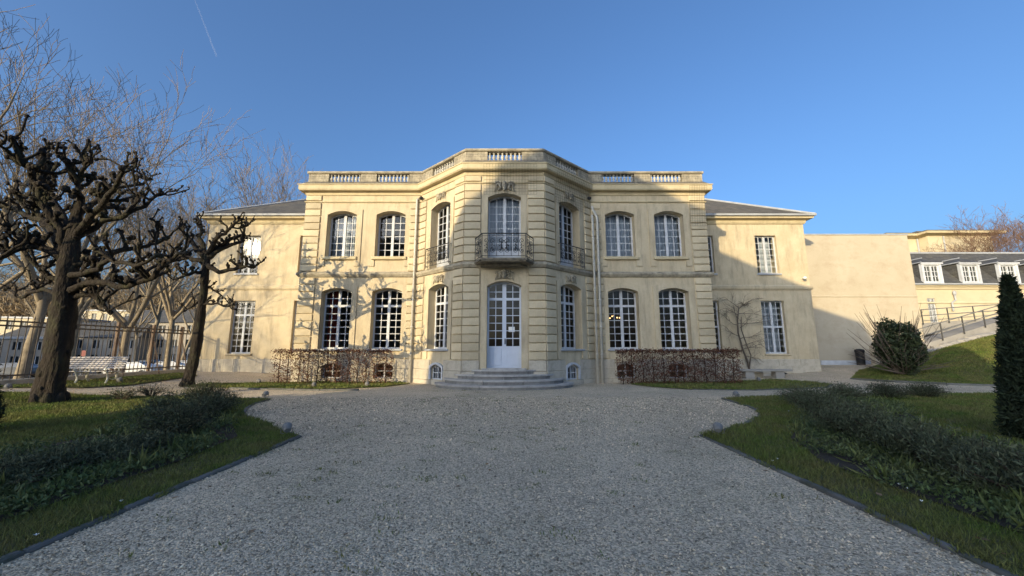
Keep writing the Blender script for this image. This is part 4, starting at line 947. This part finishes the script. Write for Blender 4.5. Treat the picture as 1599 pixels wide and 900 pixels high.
n = 9000; u = nrs.normal(size=(n, 3)); u /= np.linalg.norm(u, axis=1)[:, None]; rad = 1 - np.abs(nrs.normal(size=n)) * .13 + .17 * np.sin(u[:, 0] * 6 + 1) * np.sin(u[:, 2] * 5) + .09 * np.sin(u[:, 1] * 11 + u[:, 0] * 9) + .12 * np.maximum(0, np.sin(u[:, 0] * 9)) * (u[:, 2] > .6)
c = u * rad[:, None] * np.array([.80, .85, 1.2]); c[:, 2] = np.where(c[:, 2] < 0, c[:, 2] * .95, c[:, 2]); c[:, 0] *= 1 + .12 * (c[:, 2] / 1.3); c[:, 2] += 1.3; c = c[c[:, 2] > -.05]
np_mesh('foliage', leaves(c, .11, .1, .75), 4, LT, IVY, BS)
mb = MB(); wh = MB()
for i in range(90):
    a = rnd.uniform(0, 2 * PI); lean = rnd.uniform(.25, 1.35); L = rnd.uniform(2.6, 3.7) if lean < .8 else rnd.uniform(1.7, 2.6); d = Vector((math.cos(a) * math.sin(lean), math.sin(a) * math.sin(lean) * .6, math.cos(lean)))
    p0 = Vector((rnd.uniform(-.25, .25), rnd.uniform(-.2, .2), .1)); pts = [p0 + d * L * k / 4 + Vector((rnd.uniform(-.06, .06), rnd.uniform(-.06, .06), -.10 * (k / 4) ** 2 * lean)) for k in range(5)]
    wh.tube(pts, [.020, .018, .015, .012, .006], 4, False)
    for k in (2, 3):
        e = pts[k]; wh.tube([e, e + d * .35 + Vector((rnd.uniform(-.25, .25), rnd.uniform(-.2, .2), rnd.uniform(0, .25)))], [.007, .002], 3, False)
wh.build('whip', VINE, BS)

# ------------------------------------------------------------------ climber and stone bench by the right wing
q = P(1172, 582, 20.6); CL = thing('wall_climber', (q.x, 20.62, 0), 'leafless gnarled climber trained on the right wing wall', 'climber')
cp = lambda px, py, dy=0.0: Vector((P(px, py, 20.6 + dy).x - q.x, dy, P(px, py, 20.6 + dy).z))
mb = MB(); mb.tube([cp(1172, 584), cp(1168, 565), cp(1160, 545), cp(1153, 520), cp(1152, 500), cp(1154, 480)], [.055, .05, .045, .04, .036, .03], 7)
mb.tube([cp(1170, 575), cp(1173, 555, -.05), cp(1165, 535, -.1), cp(1158, 515, -.06), cp(1158, 495)], [.036, .033, .03, .026, .018], 6); mb.build('trunk', VINE, CL, None, True)
mb = MB()
def twiggy(mb, p, d, L, r, lev):
    pts = [p]; n = 4
    for i in range(n):
        d = (d + Vector((rnd.gauss(0, .22), rnd.gauss(0, .08), rnd.gauss(0, .2)))).normalized(); pts.append(pts[-1] + d * L / n)
    for i, v in enumerate(pts): v.y = max(-.35, min(.03, v.y))
    mb.tube(pts, [r * (1 - .7 * i / n) for i in range(n + 1)], 4, False)
    if lev:
        for k in range(4): twiggy(mb, pts[rnd.randint(1, n)].copy(), (d + Vector((rnd.gauss(0, .7), rnd.gauss(0, .15), rnd.gauss(0, .6)))).normalized(), L * .6, r * .55, lev - 1)
for (px, py), (dx, dz), L in [((1154, 482), (-.7, .6), 1.0), ((1154, 482), (.8, .6), 1.1), ((1153, 490), (.9, .3), 1.2), ((1153, 492), (-.9, .3), 1.1), ((1152, 505), (.9, .1), 1.1), ((1152, 508), (-.9, -.1), .9), ((1153, 525), (-.8, .3), .9), ((1155, 530), (.9, .3), 1.1), ((1162, 545), (.8, .4), .9), ((1160, 548), (-.8, .3), .7), ((1156, 512), (.7, .7), .9), ((1165, 556), (.6, -.1), .6), ((1158, 540), (.9, .05), 1.2), ((1152, 498), (-.6, .8), .8)]:
    twiggy(mb, cp(px, py), Vector((dx, -.05, dz)), L * .95, .020, 2)
mb.build('branches', VINE, CL); mb = MB(); c0 = cp(1160, 476)
for i in range(70): a = Vector((rnd.gauss(0, .13), rnd.gauss(-.05, .05), rnd.gauss(0, .06))); mb.tube([c0 + a, c0 + a + Vector((rnd.gauss(0, .1), 0, rnd.gauss(0, .05)))], .007, 3, False)
mb.build('twig_tangle', TWIG, CL)['kind'] = 'stuff'
q = P(1192, 590, 19.7); SB = thing('stone_bench', (q.x, 19.7, 0), 'long low stone slab bench under the wall climber', 'bench')
mb = MB(); mb.bevbox(-1.35, 1.35, -.25, .25, .36, .46, .015); mb.build('seat', CONC, SB)
for x in (-.75, .75): mb = MB(); mb.bevbox(x - .22, x + .22, -.18, .18, -.05, .357, .015); mb.build('support', CONC, SB)
for dx, lab in ((-.1, 'pale stone block lying under the stone bench'),): mb = MB(); mb.bevbox(-.35, .35, -.16, .16, 0, .3, .03); tag(mb.build('stone_block_loose', PLINTH, None, (q.x + dx, 20.2, .02)), lab, 'stone')

# ------------------------------------------------------------------ garden bench on the left
bx, by = -15.1, 13.9; GB = thing('park_bench', (bx, by, hgt(bx, by) + .02), 'pale slatted park bench with curly iron legs before the fence', 'bench', None, R(9))
sl_ = MB(); sl_.box(-1.08, 1.08, -.026, .026, -.014, .014); slm = sl_.mesh('slat', SLATW)
for i in range(6):
    o = link('slat', slm, GB, (0, -.34 + i * .078, .43 - .006 * i)); o.rotation_euler = (R(-3), 0, 0)
for i in range(6):
    o = link('slat', slm, GB, (0, .14 + .030 * i, .53 + i * .072)); o.rotation_euler = (R(70), 0, 0)
lg = MB()
lg.tube(bezier((0, -.36, .41), (0, -.30, .25), (0, -.20, .2), (0, -.36, .0)), [.03] * 9, 6); lg.tube(bezier((0, .12, .41), (0, .05, .25), (0, .05, .15), (0, .26, .0)), [.03] * 9, 6)
lg.tube([(0, -.38, .40), (0, 0, .39), (0, .14, .42), (0, .32, .92)], [.024, .026, .026, .018], 6); lg.tube(bezier((0, -.28, .22), (0, -.1, .1), (0, 0, .1), (0, .1, .22)), [.018] * 9, 6)
lg.tube(bezier((0, -.38, .40), (0, -.46, .5), (0, -.40, .62), (0, -.30, .6)), [.02] * 9, 6); lg.box(-.03, .03, -.42, -.32, -.02, .03); lg.box(-.03, .03, .21, .31, -.02, .03)
lgm = lg.mesh('leg_frame', BENCHI)
for x in (-.92, .0, .92): link('leg_frame', lgm, GB, (x, 0, 0))

# ------------------------------------------------------------------ floodlights
def spotlight():
    t = link('floodlight', None); mb = MB(); 
    ang = [2 * PI * i / 12 for i in range(12)]
    prof_ = [(.055, -.09), (.085, -.05), (.095, .02), (.105, .05), (.105, .075), (.088, .075)]
    b = [(r * math.cos(a), y, r * math.sin(a) + .17) for r, y in prof_ for a in ang]; mb.add(b, [(i * 12 + j, i * 12 + (j + 1) % 12, (i + 1) * 12 + (j + 1) % 12, (i + 1) * 12 + j) for i in range(5) for j in range(12)] + [tuple(range(12))])
    mb.build('housing', LAMPM, t); k = MB(); k.add([(.088 * math.cos(a), .07, .088 * math.sin(a) + .17) for a in ang], [tuple(range(11, -1, -1))]); k.build('lens', LAMPG, t)
    k = MB(); k.tube([(-.115, 0, .17), (-.12, 0, .06), (0, 0, .02), (.12, 0, .06), (.115, 0, .17)], .011, 6); k.tube([(0, 0, -.06), (0, 0, .03)], .016, 6); k.build('bracket', LAMPM, t); return t
fl = [(447, 680, .6, 'grey floodlight at the tip of the left lawn'), (1122, 680, -.5, 'grey floodlight at the tip of the right lawn'), (415, 622, .2, 'small dark floodlight on the path behind the left lawn'), (1149, 622, -.2, 'small dark floodlight at the back corner of the right lawn'),
      (403, 600, 1.2, 'flat floodlight by the end of the left hedge'), (490, 606, .3, 'small pale floodlight in front of the left hedge'), (573, 605, .3, 'pale floodlight before the right end of the left hedge'), (1185, 597, -.3, 'small white floodlight in front of the stone bench'), (12, 611, .5, 'small pale floodlight on the grass left of the big pollard'), (187, 598, .4, 'small pale floodlight near the foot of the park bench')]
proto = spotlight()
for i, (px, py, rz, lab) in enumerate(fl):
    o = proto if i == 0 else copy_tree(proto); x, y = G(px, py, .05); x, y = G(px, py, hgt(x, y) + .04)
    o.location = (x, y, hgt(x, y) + .05); o.scale = (.74, .74, .74); o.rotation_euler = (R(25), 0, rz); tag(o, lab, 'floodlight', 'garden floodlights aimed at the mansion')

# ------------------------------------------------------------------ iron fence along the left side
FX = -17.35; FN = thing('iron_fence', (FX, 14, 0), 'tall iron railing fence closing the garden on the left', 'fence')
mb = MB(); mb.box(-.18, .18, -13, 6.85, -.5, .42); mb.build('base_wall', PLINTH, FN)
k = MB(); k.tube([(0, 0, .40), (0, 0, 2.5)], .016, 5); k.lathe([(.0, 2.5), (.022, 2.52), (.0, 2.66)], 5); bme = k.mesh('bar', FENCE)
yy = -8.0
while yy < 6.8: link('bar', bme, FN, (0, yy, 0)); yy += .19
mb = MB()
for z in (.56, 2.26, 2.42): mb.box(-.025, .025, -8.0, 6.82, z - .028, z + .028)
mb.build('rail', FENCE, FN)
k = MB(); k.box(-.05, .05, -.05, .05, .38, 2.62); k.tube([(.06, 0, 2.0), (.55, 0, .28)], .025, 5); pme = k.mesh('post', POSTM)
for y in (-6.4, -4.0, -1.6, .8, 3.0, 4.7, 6.3): link('post', pme, FN, (0, y, 0))

# ------------------------------------------------------------------ trees
def branch_path(p, d, L, n, wob, trop):
    pts = [p.copy()]
    for i in range(n):
        d = (d + Vector((rnd.gauss(0, wob), rnd.gauss(0, wob), rnd.gauss(0, wob * .9) + trop))).normalized(); pts.append(pts[-1] + d * (L / n))
    return pts, d
def hides(q):
    for p in q:
        v = p - camo.location; a = v.y * math.cos(TH) + v.z * math.sin(TH); b = -v.y * math.sin(TH) + v.z * math.cos(TH)
        if a > 0 and math.hypot(799.5 + FPX * v.x / a - 400, 450 - FPX * b / a - 388) < 15: return True
    return False
def knob(mb, p, r):
    for i in range(rnd.randint(3, 4)): mb.ellip((p.x + rnd.uniform(-.6, .6) * r, p.y + rnd.uniform(-.6, .6) * r, p.z + rnd.uniform(-.5, .6) * r), (r * rnd.uniform(.6, 1), r * rnd.uniform(.6, 1), r * rnd.uniform(.6, 1)), 6, 4)
def smooth_path(pts, rad, sub=3):
    out = []; rr = []
    n = len(pts)
    for i in range(n - 1):
        p0, p1, p2, p3 = pts[max(i - 1, 0)], pts[i], pts[i + 1], pts[min(i + 2, n - 1)]
        for k in range(sub):
            t = k / sub; out.append(.5 * ((2 * p1) + (p2 - p0) * t + (2 * p0 - 5 * p1 + 4 * p2 - p3) * t * t + (3 * p1 - p0 - 3 * p2 + p3) * t ** 3)); rr.append(rad[i] + (rad[i + 1] - rad[i]) * t)
    out.append(pts[-1]); rr.append(rad[-1]); return out, rr
def pollard(Y, trunk, limbs, label, shoots, scale=1.0):
    bx_, by_ = P(trunk[0][0], trunk[0][1], Y).x, Y; bz = hgt(bx_, by_); wf = math.cos(math.atan2(abs(bx_), Y))
    t = thing('pollard_tree', (bx_, by_, bz), label, 'tree', 'pollarded lime trees on the left'); o = Vector((bx_, by_, bz))
    pts = [P(a, b, Y) - o for a, b, r in trunk]; pts[0].z = -.1; rad = [r / FPX * Y * wf * .88 for a, b, r in trunk]; mb = MB(); pp, rr = smooth_path(pts, rad, 9)
    mb.tube(pp, rr, 22); nv = len(mb.v) // 22
    for i in range(len(pp)):
        for j in range(22):
            v = Vector(mb.v[i * 22 + j]); a = 2 * PI * j / 22; k = 1 + .10 * math.sin(3 * a + i * .11) + .06 * math.sin(7 * a - i * .23) + .07 * math.sin(2 * a + i * .45) * math.sin(i * .33) + rnd.uniform(-.035, .035)
            mb.v[i * 22 + j] = tuple(pp[i] + (v - pp[i]) * k)
    for i in range(int(22 * scale)):
        j = rnd.randint(0, len(pp) - 6); a = rnd.uniform(0, 2 * PI); c = pp[j] + Vector((math.cos(a) * rr[j] * .85, math.sin(a) * rr[j] * .85, rnd.uniform(-.05, .05))); s_ = rr[j] * rnd.uniform(.15, .34); mb.ellip(c, (s_, s_, s_ * rnd.uniform(.9, 1.5)), 7, 5)
    for i in range(7): a = i * .9; mb.ellip((math.cos(a) * rad[0] * .85, math.sin(a) * rad[0] * .85, .02), (rad[0] * .35, rad[0] * .35, .22 * scale + .05), 7, 5)
    mb.build('trunk', BARKD, t, None, True)
    mb = MB()
    for (r0, side, spec) in limbs:
        n = len(spec); pts = [P(a, b, Y + side * 1.6 * (i / (n - 1)) ** 1.0 * scale) - o for i, (a, b) in enumerate(spec)]
        rad = [r0 / FPX * Y * wf * 1.05 * (1 - .62 * i / (n - 1)) for i in range(n)]; pp, rr = smooth_path(pts, rad, 3)
        pp = [p + Vector((rnd.gauss(0, .03), rnd.gauss(0, .03), rnd.gauss(0, .03))) if 0 < i < len(pp) - 1 else p for i, p in enumerate(pp)]
        mb.tube(pp, rr, 7); knob(mb, pp[-1], max(rr[-1] * 1.6, .07 * scale))
        m_ = len(pp)
        for i in range(2, m_):
            for rep in range(shoots):
                if rnd.random() > .62: continue
                d = Vector((rnd.gauss(0, .55), rnd.gauss(0, .55), rnd.uniform(.25, 1.1))).normalized(); L = rnd.uniform(.3, .85) * scale * (1.0 if i > m_ * .4 else .6)
                q, dd = branch_path(pp[i], d, L, 5, .32, .10)
                if hides([x + o for x in q]): continue
                r1 = min(rr[i] * .75, .055 * scale); mb.tube(q, [r1, r1 * .95, r1 * .9, r1 * .85, r1 * .85, r1 * 1.0], 6)
                knob(mb, q[-1], r1 * rnd.uniform(1.2, 1.75))
                for k in range(2):
                    if rnd.random() < .7:
                        d2 = (dd + Vector((rnd.gauss(0, .6), rnd.gauss(0, .6), rnd.uniform(0, .7)))).normalized(); q2, _ = branch_path(q[-1 - k * 2], d2, L * rnd.uniform(.3, .55), 3, .3, .12)
                        if hides([x + o for x in q2]): continue
                        mb.tube(q2, [r1 * .75, r1 * .65, r1 * .6, r1 * .65], 5); knob(mb, q2[-1], r1 * rnd.uniform(.9, 1.3))
                for k in range(2): 
                    if rnd.random() < .5: d3 = Vector((rnd.gauss(0, .5), rnd.gauss(0, .5), rnd.uniform(-.2, .8))).normalized(); mb.tube([q[-1], q[-1] + d3 * rnd.uniform(.08, .25) * scale], [.012, .005], 4, False)
    mb.build('crown', BARKD, t, None, True)
pollard(10.3, [(76, 628, 33), (80, 600, 27), (88, 560, 25), (95, 510, 26), (101, 460, 24), (106, 420, 21), (112, 385, 17), (118, 350, 13), (124, 315, 10)],
  [(9, -.5, [(98, 405), (62, 385), (30, 388), (0, 402), (-40, 398)]), (9, .6, [(98, 400), (72, 352), (42, 338), (2, 320), (-30, 300)]), (9, -.8, [(104, 385), (85, 345), (62, 310), (48, 268), (30, 252), (22, 215)]),
   (9, .5, [(108, 380), (92, 330), (72, 300), (58, 270), (62, 245)]), (8, -.3, [(120, 345), (126, 310), (120, 285), (130, 268), (138, 250)]), (9, .9, [(112, 415), (150, 408), (190, 392), (228, 384), (262, 372)]),
   (8, -.7, [(108, 455), (150, 440), (198, 446), (240, 432), (258, 408), (292, 396)]), (8, .2, [(116, 375), (152, 352), (188, 338), (226, 322), (252, 300)]), (8, -.9, [(118, 370), (146, 335), (172, 306), (186, 280), (190, 262)]),
   (6, .7, [(104, 470), (70, 452), (38, 464), (12, 452)]), (7, 1.0, [(122, 335), (150, 312), (176, 296), (212, 290), (232, 280)]), (7, -1.0, [(110, 430), (140, 424), (170, 408), (214, 412), (246, 398)]), (6, .1, [(108, 465), (140, 462), (166, 480), (172, 488)]),
   (6, -.4, [(100, 440), (70, 425), (48, 405), (20, 372), (10, 350)]), (7, .4, [(106, 400), (86, 362), (66, 345), (50, 300), (30, 285)])],
  'massive black-barked pollarded tree at the left of the lawn', 2)
pollard(14.6, [(292, 604, 13), (296, 590, 10.5), (304, 555, 10), (311, 510, 9), (316, 470, 8), (319, 440, 7.5), (322, 415, 7), (325, 395, 5.5)],
  [(5, -.5, [(321, 412), (344, 424), (366, 420), (388, 416), (404, 412)]), (5, .5, [(323, 405), (346, 388), (366, 382), (378, 376), (380, 366)]), (5, -.6, [(323, 398), (338, 374), (356, 360), (366, 348)]), (5, .6, [(325, 398), (352, 380), (378, 366), (386, 352)]),
   (5, -.3, [(320, 405), (303, 382), (288, 368), (282, 350)]), (5, .4, [(319, 412), (292, 402), (270, 408), (250, 402)]), (4.5, .2, [(322, 400), (312, 372), (316, 352), (310, 345)]), (4, -.7, [(318, 425), (296, 428), (276, 436)]),
   (2.6, -.4, [(311, 478), (330, 474), (352, 478), (368, 484)]), (2.4, .3, [(314, 450), (334, 452), (348, 466)]), (2.4, -.2, [(312, 470), (296, 480), (288, 486)])],
  'slim leaning pollarded tree between park bench and left wing', 2, .62)

def plane_tree(seed, Ht, fork, spread, levels=4):
    global rnd
    keep = rnd; rnd = random.Random(seed); big = MB(); tw = MB()
    def grow(p, d, L, r, lev):
        n = 5 if lev >= 3 else (4 if lev >= 2 else 3)
        pts, dd = branch_path(p, d, L, n, .10 if lev >= 3 else .17, .06 if lev >= 2 else .03)
        r1 = r * (.45 if lev else .3); rad = [r + (r1 - r) * i / n for i in range(n + 1)]
        (big if lev >= 1 else tw).tube(pts, [max(x, .011) for x in rad], 8 if lev >= 4 else (5 if lev >= 2 else 3), False)
        if lev == 0: return
        k = (0, 3, 4, 4, 5)[lev]
        for i in range(k):
            t = rnd.uniform(.25, 1.0) if i < k - 1 else 1.0; f = t * n; j = min(int(f), n - 1); q = pts[j].lerp(pts[j + 1], f - j)
            base = (pts[j + 1] - pts[j]).normalized(); side = Vector((rnd.gauss(0, 1), rnd.gauss(0, 1), rnd.gauss(0, .6))).normalized()
            nd = (base * rnd.uniform(.6, 1.1) + side * rnd.uniform(.45, .85) * spread + Vector((0, 0, .22))).normalized()
            if i == k - 1: nd = (base + side * .2).normalized()
            grow(q, nd, L * rnd.uniform(.48, .68), max(rad[j] * rnd.uniform(.46, .64), .012), lev - 1)
    tp, d = branch_path(Vector((0, 0, -.1)), Vector((rnd.gauss(0, .05), rnd.gauss(0, .05), 1)).normalized(), Ht * fork, 6, .05, .05)
    r0 = Ht * .0135; big.tube(tp, [r0 * (1.35 if i == 0 else 1 - .045 * i) for i in range(7)], 10, False)
    nl = 5
    for i in range(nl):
        a = i * 2 * PI / nl + rnd.uniform(-.4, .4); lean = rnd.uniform(.35, .7) * spread
        if i == 0: lean = .12
        grow(tp[-1] - Vector((0, 0, rnd.uniform(0, Ht * .06))), Vector((math.cos(a) * math.sin(lean), math.sin(a) * math.sin(lean), math.cos(lean))), Ht * (1 - fork) * rnd.uniform(.52, .66), r0 * rnd.uniform(.5, .65), 4)
    rnd = keep
    return big.mesh('trunk', BARKP, True), tw.mesh('twigs', TWIGP)
PT = [plane_tree(3, 21, .30, .95), plane_tree(8, 22, .26, 1.05), plane_tree(21, 20, .36, 1.0)]
def put_plane(k, x, y, rz, s, label, group='bare plane trees along the street'):
    t = thing('plane_tree', (x, y, -1.32), label, 'tree', group, rz); t.scale = (s, s, s); link('trunk', PT[k][0], t); link('twigs', PT[k][1], t)['kind'] = 'stuff'
pls = [(0, P(30, 590, 21.5).x, 21.5, .3, 1.0, 'tall pale plane tree at the far left edge'), (1, P(188, 560, 24.5).x, 24.5, 1.0, .80, 'tall plane tree rising between the two pollards'), (2, P(262, 570, 31).x, 31, 2.2, .82, 'forked pale plane tree behind the slim pollard'),
       (0, P(350, 500, 40).x, 40, 4.0, 1.05, 'bare plane tree behind the left wing roof edge'), (1, P(430, 480, 44).x, 44, 2.6, 1.0, 'bare plane tree farthest right, showing above the left wing roof'), (2, P(110, 560, 34).x, 34, 5.2, .95, 'bare plane tree seen behind the massive pollard'), (1, P(-40, 560, 30).x, 30, 3.3, 1.1, 'plane tree cut off by the left edge of the photo'), (2, P(232, 560, 46).x, 46, .7, 1.0, 'distant plane tree over the parked cars')]
for a in pls: put_plane(*a)
put_plane(0, -33, 4.5, 2.0, 1.0, 'street plane tree out of view whose twigs shade the left wing', 'plane trees beside the viewer')
put_plane(1, -27, 9.0, .5, .8, 'street plane tree out of view nearest the garden fence', 'plane trees beside the viewer')
put_plane(2, -42, -7, 1.5, 1.05, 'street plane tree out of view farthest behind the fence', 'plane trees beside the viewer')
put_plane(0, -46, -26, .9, 1.0, 'large street plane tree out of view far behind the viewer', 'plane trees beside the viewer')
for i, (px, Y, s_, lab) in enumerate([(60, 70, .95, 'far plane tree between the pale blocks at the left'), (150, 74, .85, 'far plane tree above the low grey house'), (215, 58, .8, 'far plane tree right of the big plane trunk'), (285, 60, .85, 'far plane tree just left of the mansion wing')]):
    put_plane(i % 3, P(px, 540, Y).x, Y, i * 1.7, s_, lab)
RT = plane_tree(31, 9, .12, 1.25); RT[0].materials[0] = TWIGR; RT[1].materials[0] = TWIGR
for i, (px, Y, s, lab) in enumerate([(1540, 42, .82, 'reddish bare tree before the far cream building'), (1585, 44, 1.0, 'reddish bare tree at the right edge above the slate roof'), (1640, 45, 1.05, 'reddish bare tree cut off by the right edge'), (1505, 41, .62, 'small reddish bare tree closest to the annex wall'), (1560, 50, .95, 'reddish bare tree behind the end of the far building')]):
    q = P(px, 400, Y); t = thing('bare_tree', (q.x, Y, q.z - 3.2 - 1.2 * s), lab, 'tree', 'reddish bare trees on the right', i * 1.3); t.scale = (s, s, s); link('trunk', RT[0], t); link('twigs', RT[1], t)['kind'] = 'stuff'
mb = MB(); q = P(1530, 394, 40); mb.box(-10, 30, -1, 12, -6, -.9); o = mb.build('upper_terrace', SOIL, None, (q.x, 40, q.z - 1.2)); tag(o, kind='structure')

# ------------------------------------------------------------------ street beyond the fence
def car(m, label, x, y, rz):
    t = thing('parked_car', (x, y, -1.28), label, 'car', 'cars parked beyond the fence', rz)
    side = [(-2.0, .35), (-2.02, .62), (-1.9, .86), (-1.1, .95), (-.45, 1.40), (.75, 1.45), (1.55, 1.05), (1.98, .95), (2.03, .6), (2.0, .32)]
    mb = MB(); n = len(side); ws = [(.78 if z < .5 else (.84 if z < 1.1 else .62)) for x_, z in side]
    mb.add([(a, -w, z) for (a, z), w in zip(side, ws)] + [(a, w, z) for (a, z), w in zip(side, ws)], [tuple(range(n)), tuple(range(2 * n - 1, n - 1, -1))] + [((i + 1) % n, i, n + i, n + (i + 1) % n) for i in range(n)])
    b = mb.build('body', m, t)
    for s in (-1, 1):
        k = MB(); k.add([(-.95, s * .80, .98), (1.35, s * .80, 1.02), (.7, s * .645, 1.38), (-.42, s * .645, 1.34)], [(0, 1, 2, 3) if s < 0 else (3, 2, 1, 0)]); k.v = [(a, c + s * .012, z) for a, c, z in k.v]; k.build('side_window', CARGL, t)
        k = MB(); k.ellip((-1.98, s * .6, .66), (.06, .16, .08), 8, 5); k.build('headlight', PETAL, t); k = MB(); k.ellip((1.98, s * .65, .78), (.06, .12, .09), 8, 5); k.build('tail_light', REDS, t)
        for xw in (-1.25, 1.25):
            k = MB(); k.lathe([(.32, -.1), (.33, -.06), (.33, .06), (.32, .1)], 14); k.v = [(a, c2, b2) for a, b2, c2 in k.v]; o = k.build('wheel', RUBBER, t, (xw, s * .76, .32)); k = MB(); k.lathe([(.2, -.11), (.19, .11)], 10); k.v = [(a, c2, b2) for a, b2, c2 in k.v]; k.build('rim', LAMPM, o)
    for xs, zs in (((-1.06, .98), (-.48, 1.37)), ((1.5, 1.06), (.8, 1.42))):
        k = MB(); (xa, z_a), (xb_, z_b) = xs, zs; dx = -.02 if xa < 0 else .02; k.add([(xa + dx, -.72, z_a), (xa + dx, .72, z_a), (xb_ + dx, .58, z_b), (xb_ + dx, -.58, z_b)], [(0, 1, 2, 3)]); k.build('windscreen', CARGL, t)
for px, Y, m, lab in ((207, 40, CARW, 'white car parked beyond the fence right of the bench'), (258, 42, CARW, 'white car parked beyond the fence left of the slim pollard'), (284, 45, CARW, 'white car almost hidden behind the slim pollard trunk'), (230, 47, CARG, 'dark grey car between two white cars beyond the fence'), (20, 38, CARG, 'dark car beyond the fence at the far left'), (165, 44, CARG, 'dark car behind the park bench beyond the fence')):
    q = P(px, 575, Y); car(m, lab, q.x, Y, rnd.uniform(-.1, .1) + (.5 if px > 250 else .15))
def block_house(x, y, w, d, h, m, label, rz, rows, cols, roof='flat', wm=None, name='apartment_building'):
    t = thing(name, (x, y, -1.3), label, 'building', None, rz); bm = bmesh.new(); fr = Fr(-w / 2, 0, 1, 0); ops = []
    sx_ = w / cols; sz_ = h / rows
    for i in range(cols):
        for j in range(rows): ops.append((sx_ * (i + .5), sx_ * .42, sz_ * j + sz_ * .25, sz_ * j + sz_ * .8, sz_ * j + sz_ * .8))
    wall(bm, fr, 0, w, 0, h, ops, .25); wall(bm, Fr(-w / 2, d, 0, -1), 0, d, 0, h, []); wall(bm, Fr(w / 2, 0, 0, 1), 0, d, 0, h, [])
    me = bpy.data.meshes.new('wall'); bm.to_mesh(me); bm.free(); me.materials.append(m); link('wall', me, t)
    for o in ops:
        k = MB(); k.box(-o[1] / 2, o[1] / 2, .14, .2, 0, o[3] - o[2]); f = k.build('window', CARGL, t, (-w / 2 + o[0], 0, o[2])); k = MB()
        k.box(-.04, .04, .10, .138, 0, o[3] - o[2]); k.box(-o[1] / 2, o[1] / 2, .10, .136, -.06, 0); k.build('frame', WHITE, f)
    k = MB()
    if roof == 'flat': k.box(-w / 2 - .2, w / 2 + .2, -.2, d, h, h + .35)
    else: k.add([(-w / 2 - .3, -.4, h), (w / 2 + .3, -.4, h), (w / 2 + .3, d, h), (-w / 2 - .3, d, h), (-w / 2 + 1, d * .4, h + 2.6), (w / 2 - 1, d * .4, h + 2.6)], [(0, 1, 5, 4), (1, 2, 5), (2, 3, 4, 5), (3, 0, 4), (0, 3, 2, 1)])
    k.build('roof', ZINC if roof == 'flat' else SLATE, t)
q = P(105, 560, 62); block_house(q.x, 62, 20, 9, 4.6, GREYW, 'low grey house with a dark slate roof behind the bench', .1, 2, 8, 'hip')
q = P(235, 560, 66); block_house(q.x, 66, 16, 9, 7.2, GREYW, 'taller grey rendered house beyond the parked cars', -.1, 3, 6, 'hip')
q = P(160, 520, 95); block_house(q.x, 95, 12, 10, 12.0, CREAM, 'cream apartment block peeping over the low grey house', .15, 4, 5)
q = P(45, 520, 80); block_house(q.x, 80, 14, 10, 9.0, CREAM, 'cream apartment block beyond the far left plane tree', .2, 3, 6)
q = P(10, 540, 56); block_house(q.x - 3, 56, 14, 8, 4.2, GREYW, 'long low grey shop row at the far left edge', .25, 2, 6)
for i, (px, Y, w_, h_, m_, lab) in enumerate([(20, 120, 30, 12, CREAM, 'pale far apartment block low on the left horizon'), (75, 130, 24, 15, GREYW, 'tallest grey far block on the left horizon'), (130, 125, 26, 11, CREAM, 'pale far block right of the tallest grey one'), (185, 135, 30, 13, GREYW, 'grey far block behind the plane trunk'), (240, 120, 24, 12, CREAM, 'pale far block over the parked cars'), (285, 130, 24, 14, GREYW, 'grey far block beside the left wing'), (-40, 125, 30, 13, GREYW, 'grey far block at the left photo edge')]):
    q = P(px, 540, Y); block_house(q.x, Y, w_, 12, h_, m_, lab, rnd.uniform(-.2, .3), 4, 7, 'hip' if i % 2 else 'flat')
nn = 70000; cx_ = nrs.uniform(-190, -48, nn); pts = np.stack([cx_, nrs.uniform(96, 112, nn), -1.3 + nrs.uniform(0, 1, nn) ** .8 * (19 + 4 * np.sin(cx_ * .31) + 3 * np.sin(cx_ * .83))], 1)
TW2 = mat('far_twig', (0.36, 0.28, 0.17), (0.25, 0.19, 0.12), .2, .95, island=.4)
tag(np_mesh('distant_trees', leaves(pts, 1.5, .8, .12), 4, LT, TW2), 'far bare tree belt behind the street houses', 'trees', kind='stuff')
block_house(-100, 14, 60, 12, 11, GREYW, 'long grey street block out of view on the left', .55, 5, 16)
# red road sign
q = P(131, 555, 40); RS = thing('road_sign', (q.x, 40, -1.29), 'round red road sign beyond the fence behind the bench', 'sign'); mb = MB(); mb.tube([(0, 0, 0), (0, 0, 2.4)], .04, 6); mb.build('pole', LAMPM, RS)
mb = MB(); mb.lathe([(.32, 0), (.32, .03)], 16); mb.v = [(a, -.05 - c, b + 2.3) for a, b, c in mb.v]; sg = mb.build('disc', REDS, RS)
# aircraft trail high in the sky
A = P(300, -10, 2600); B = P(338, 88, 2600); mb = MB(); n = 26; pts = [A.lerp(B, i / n) + Vector((nrs.normal() * 1.5, 0, nrs.normal() * 1.5)) for i in range(n + 1)]
mb.tube(pts, [3.0 + 3.2 * i / n for i in range(n + 1)], 6)
m, n_, l_, b_ = nodes('trail_vapour'); n_.remove(b_); tr = n_.new('ShaderNodeBsdfTransparent'); df = n_.new('ShaderNodeBsdfDiffuse'); df.inputs[0].default_value = (.9, .9, .9, 1); ms = n_.new('ShaderNodeMixShader'); ms.inputs[0].default_value = .03
l_.new(tr.outputs[0], ms.inputs[1]); l_.new(df.outputs[0], ms.inputs[2]); l_.new(ms.outputs[0], n_['Material Output'].inputs[0])
tag(mb.build('vapour_trail', m), 'faint white aircraft trail in the upper left sky', 'trail', kind='stuff')
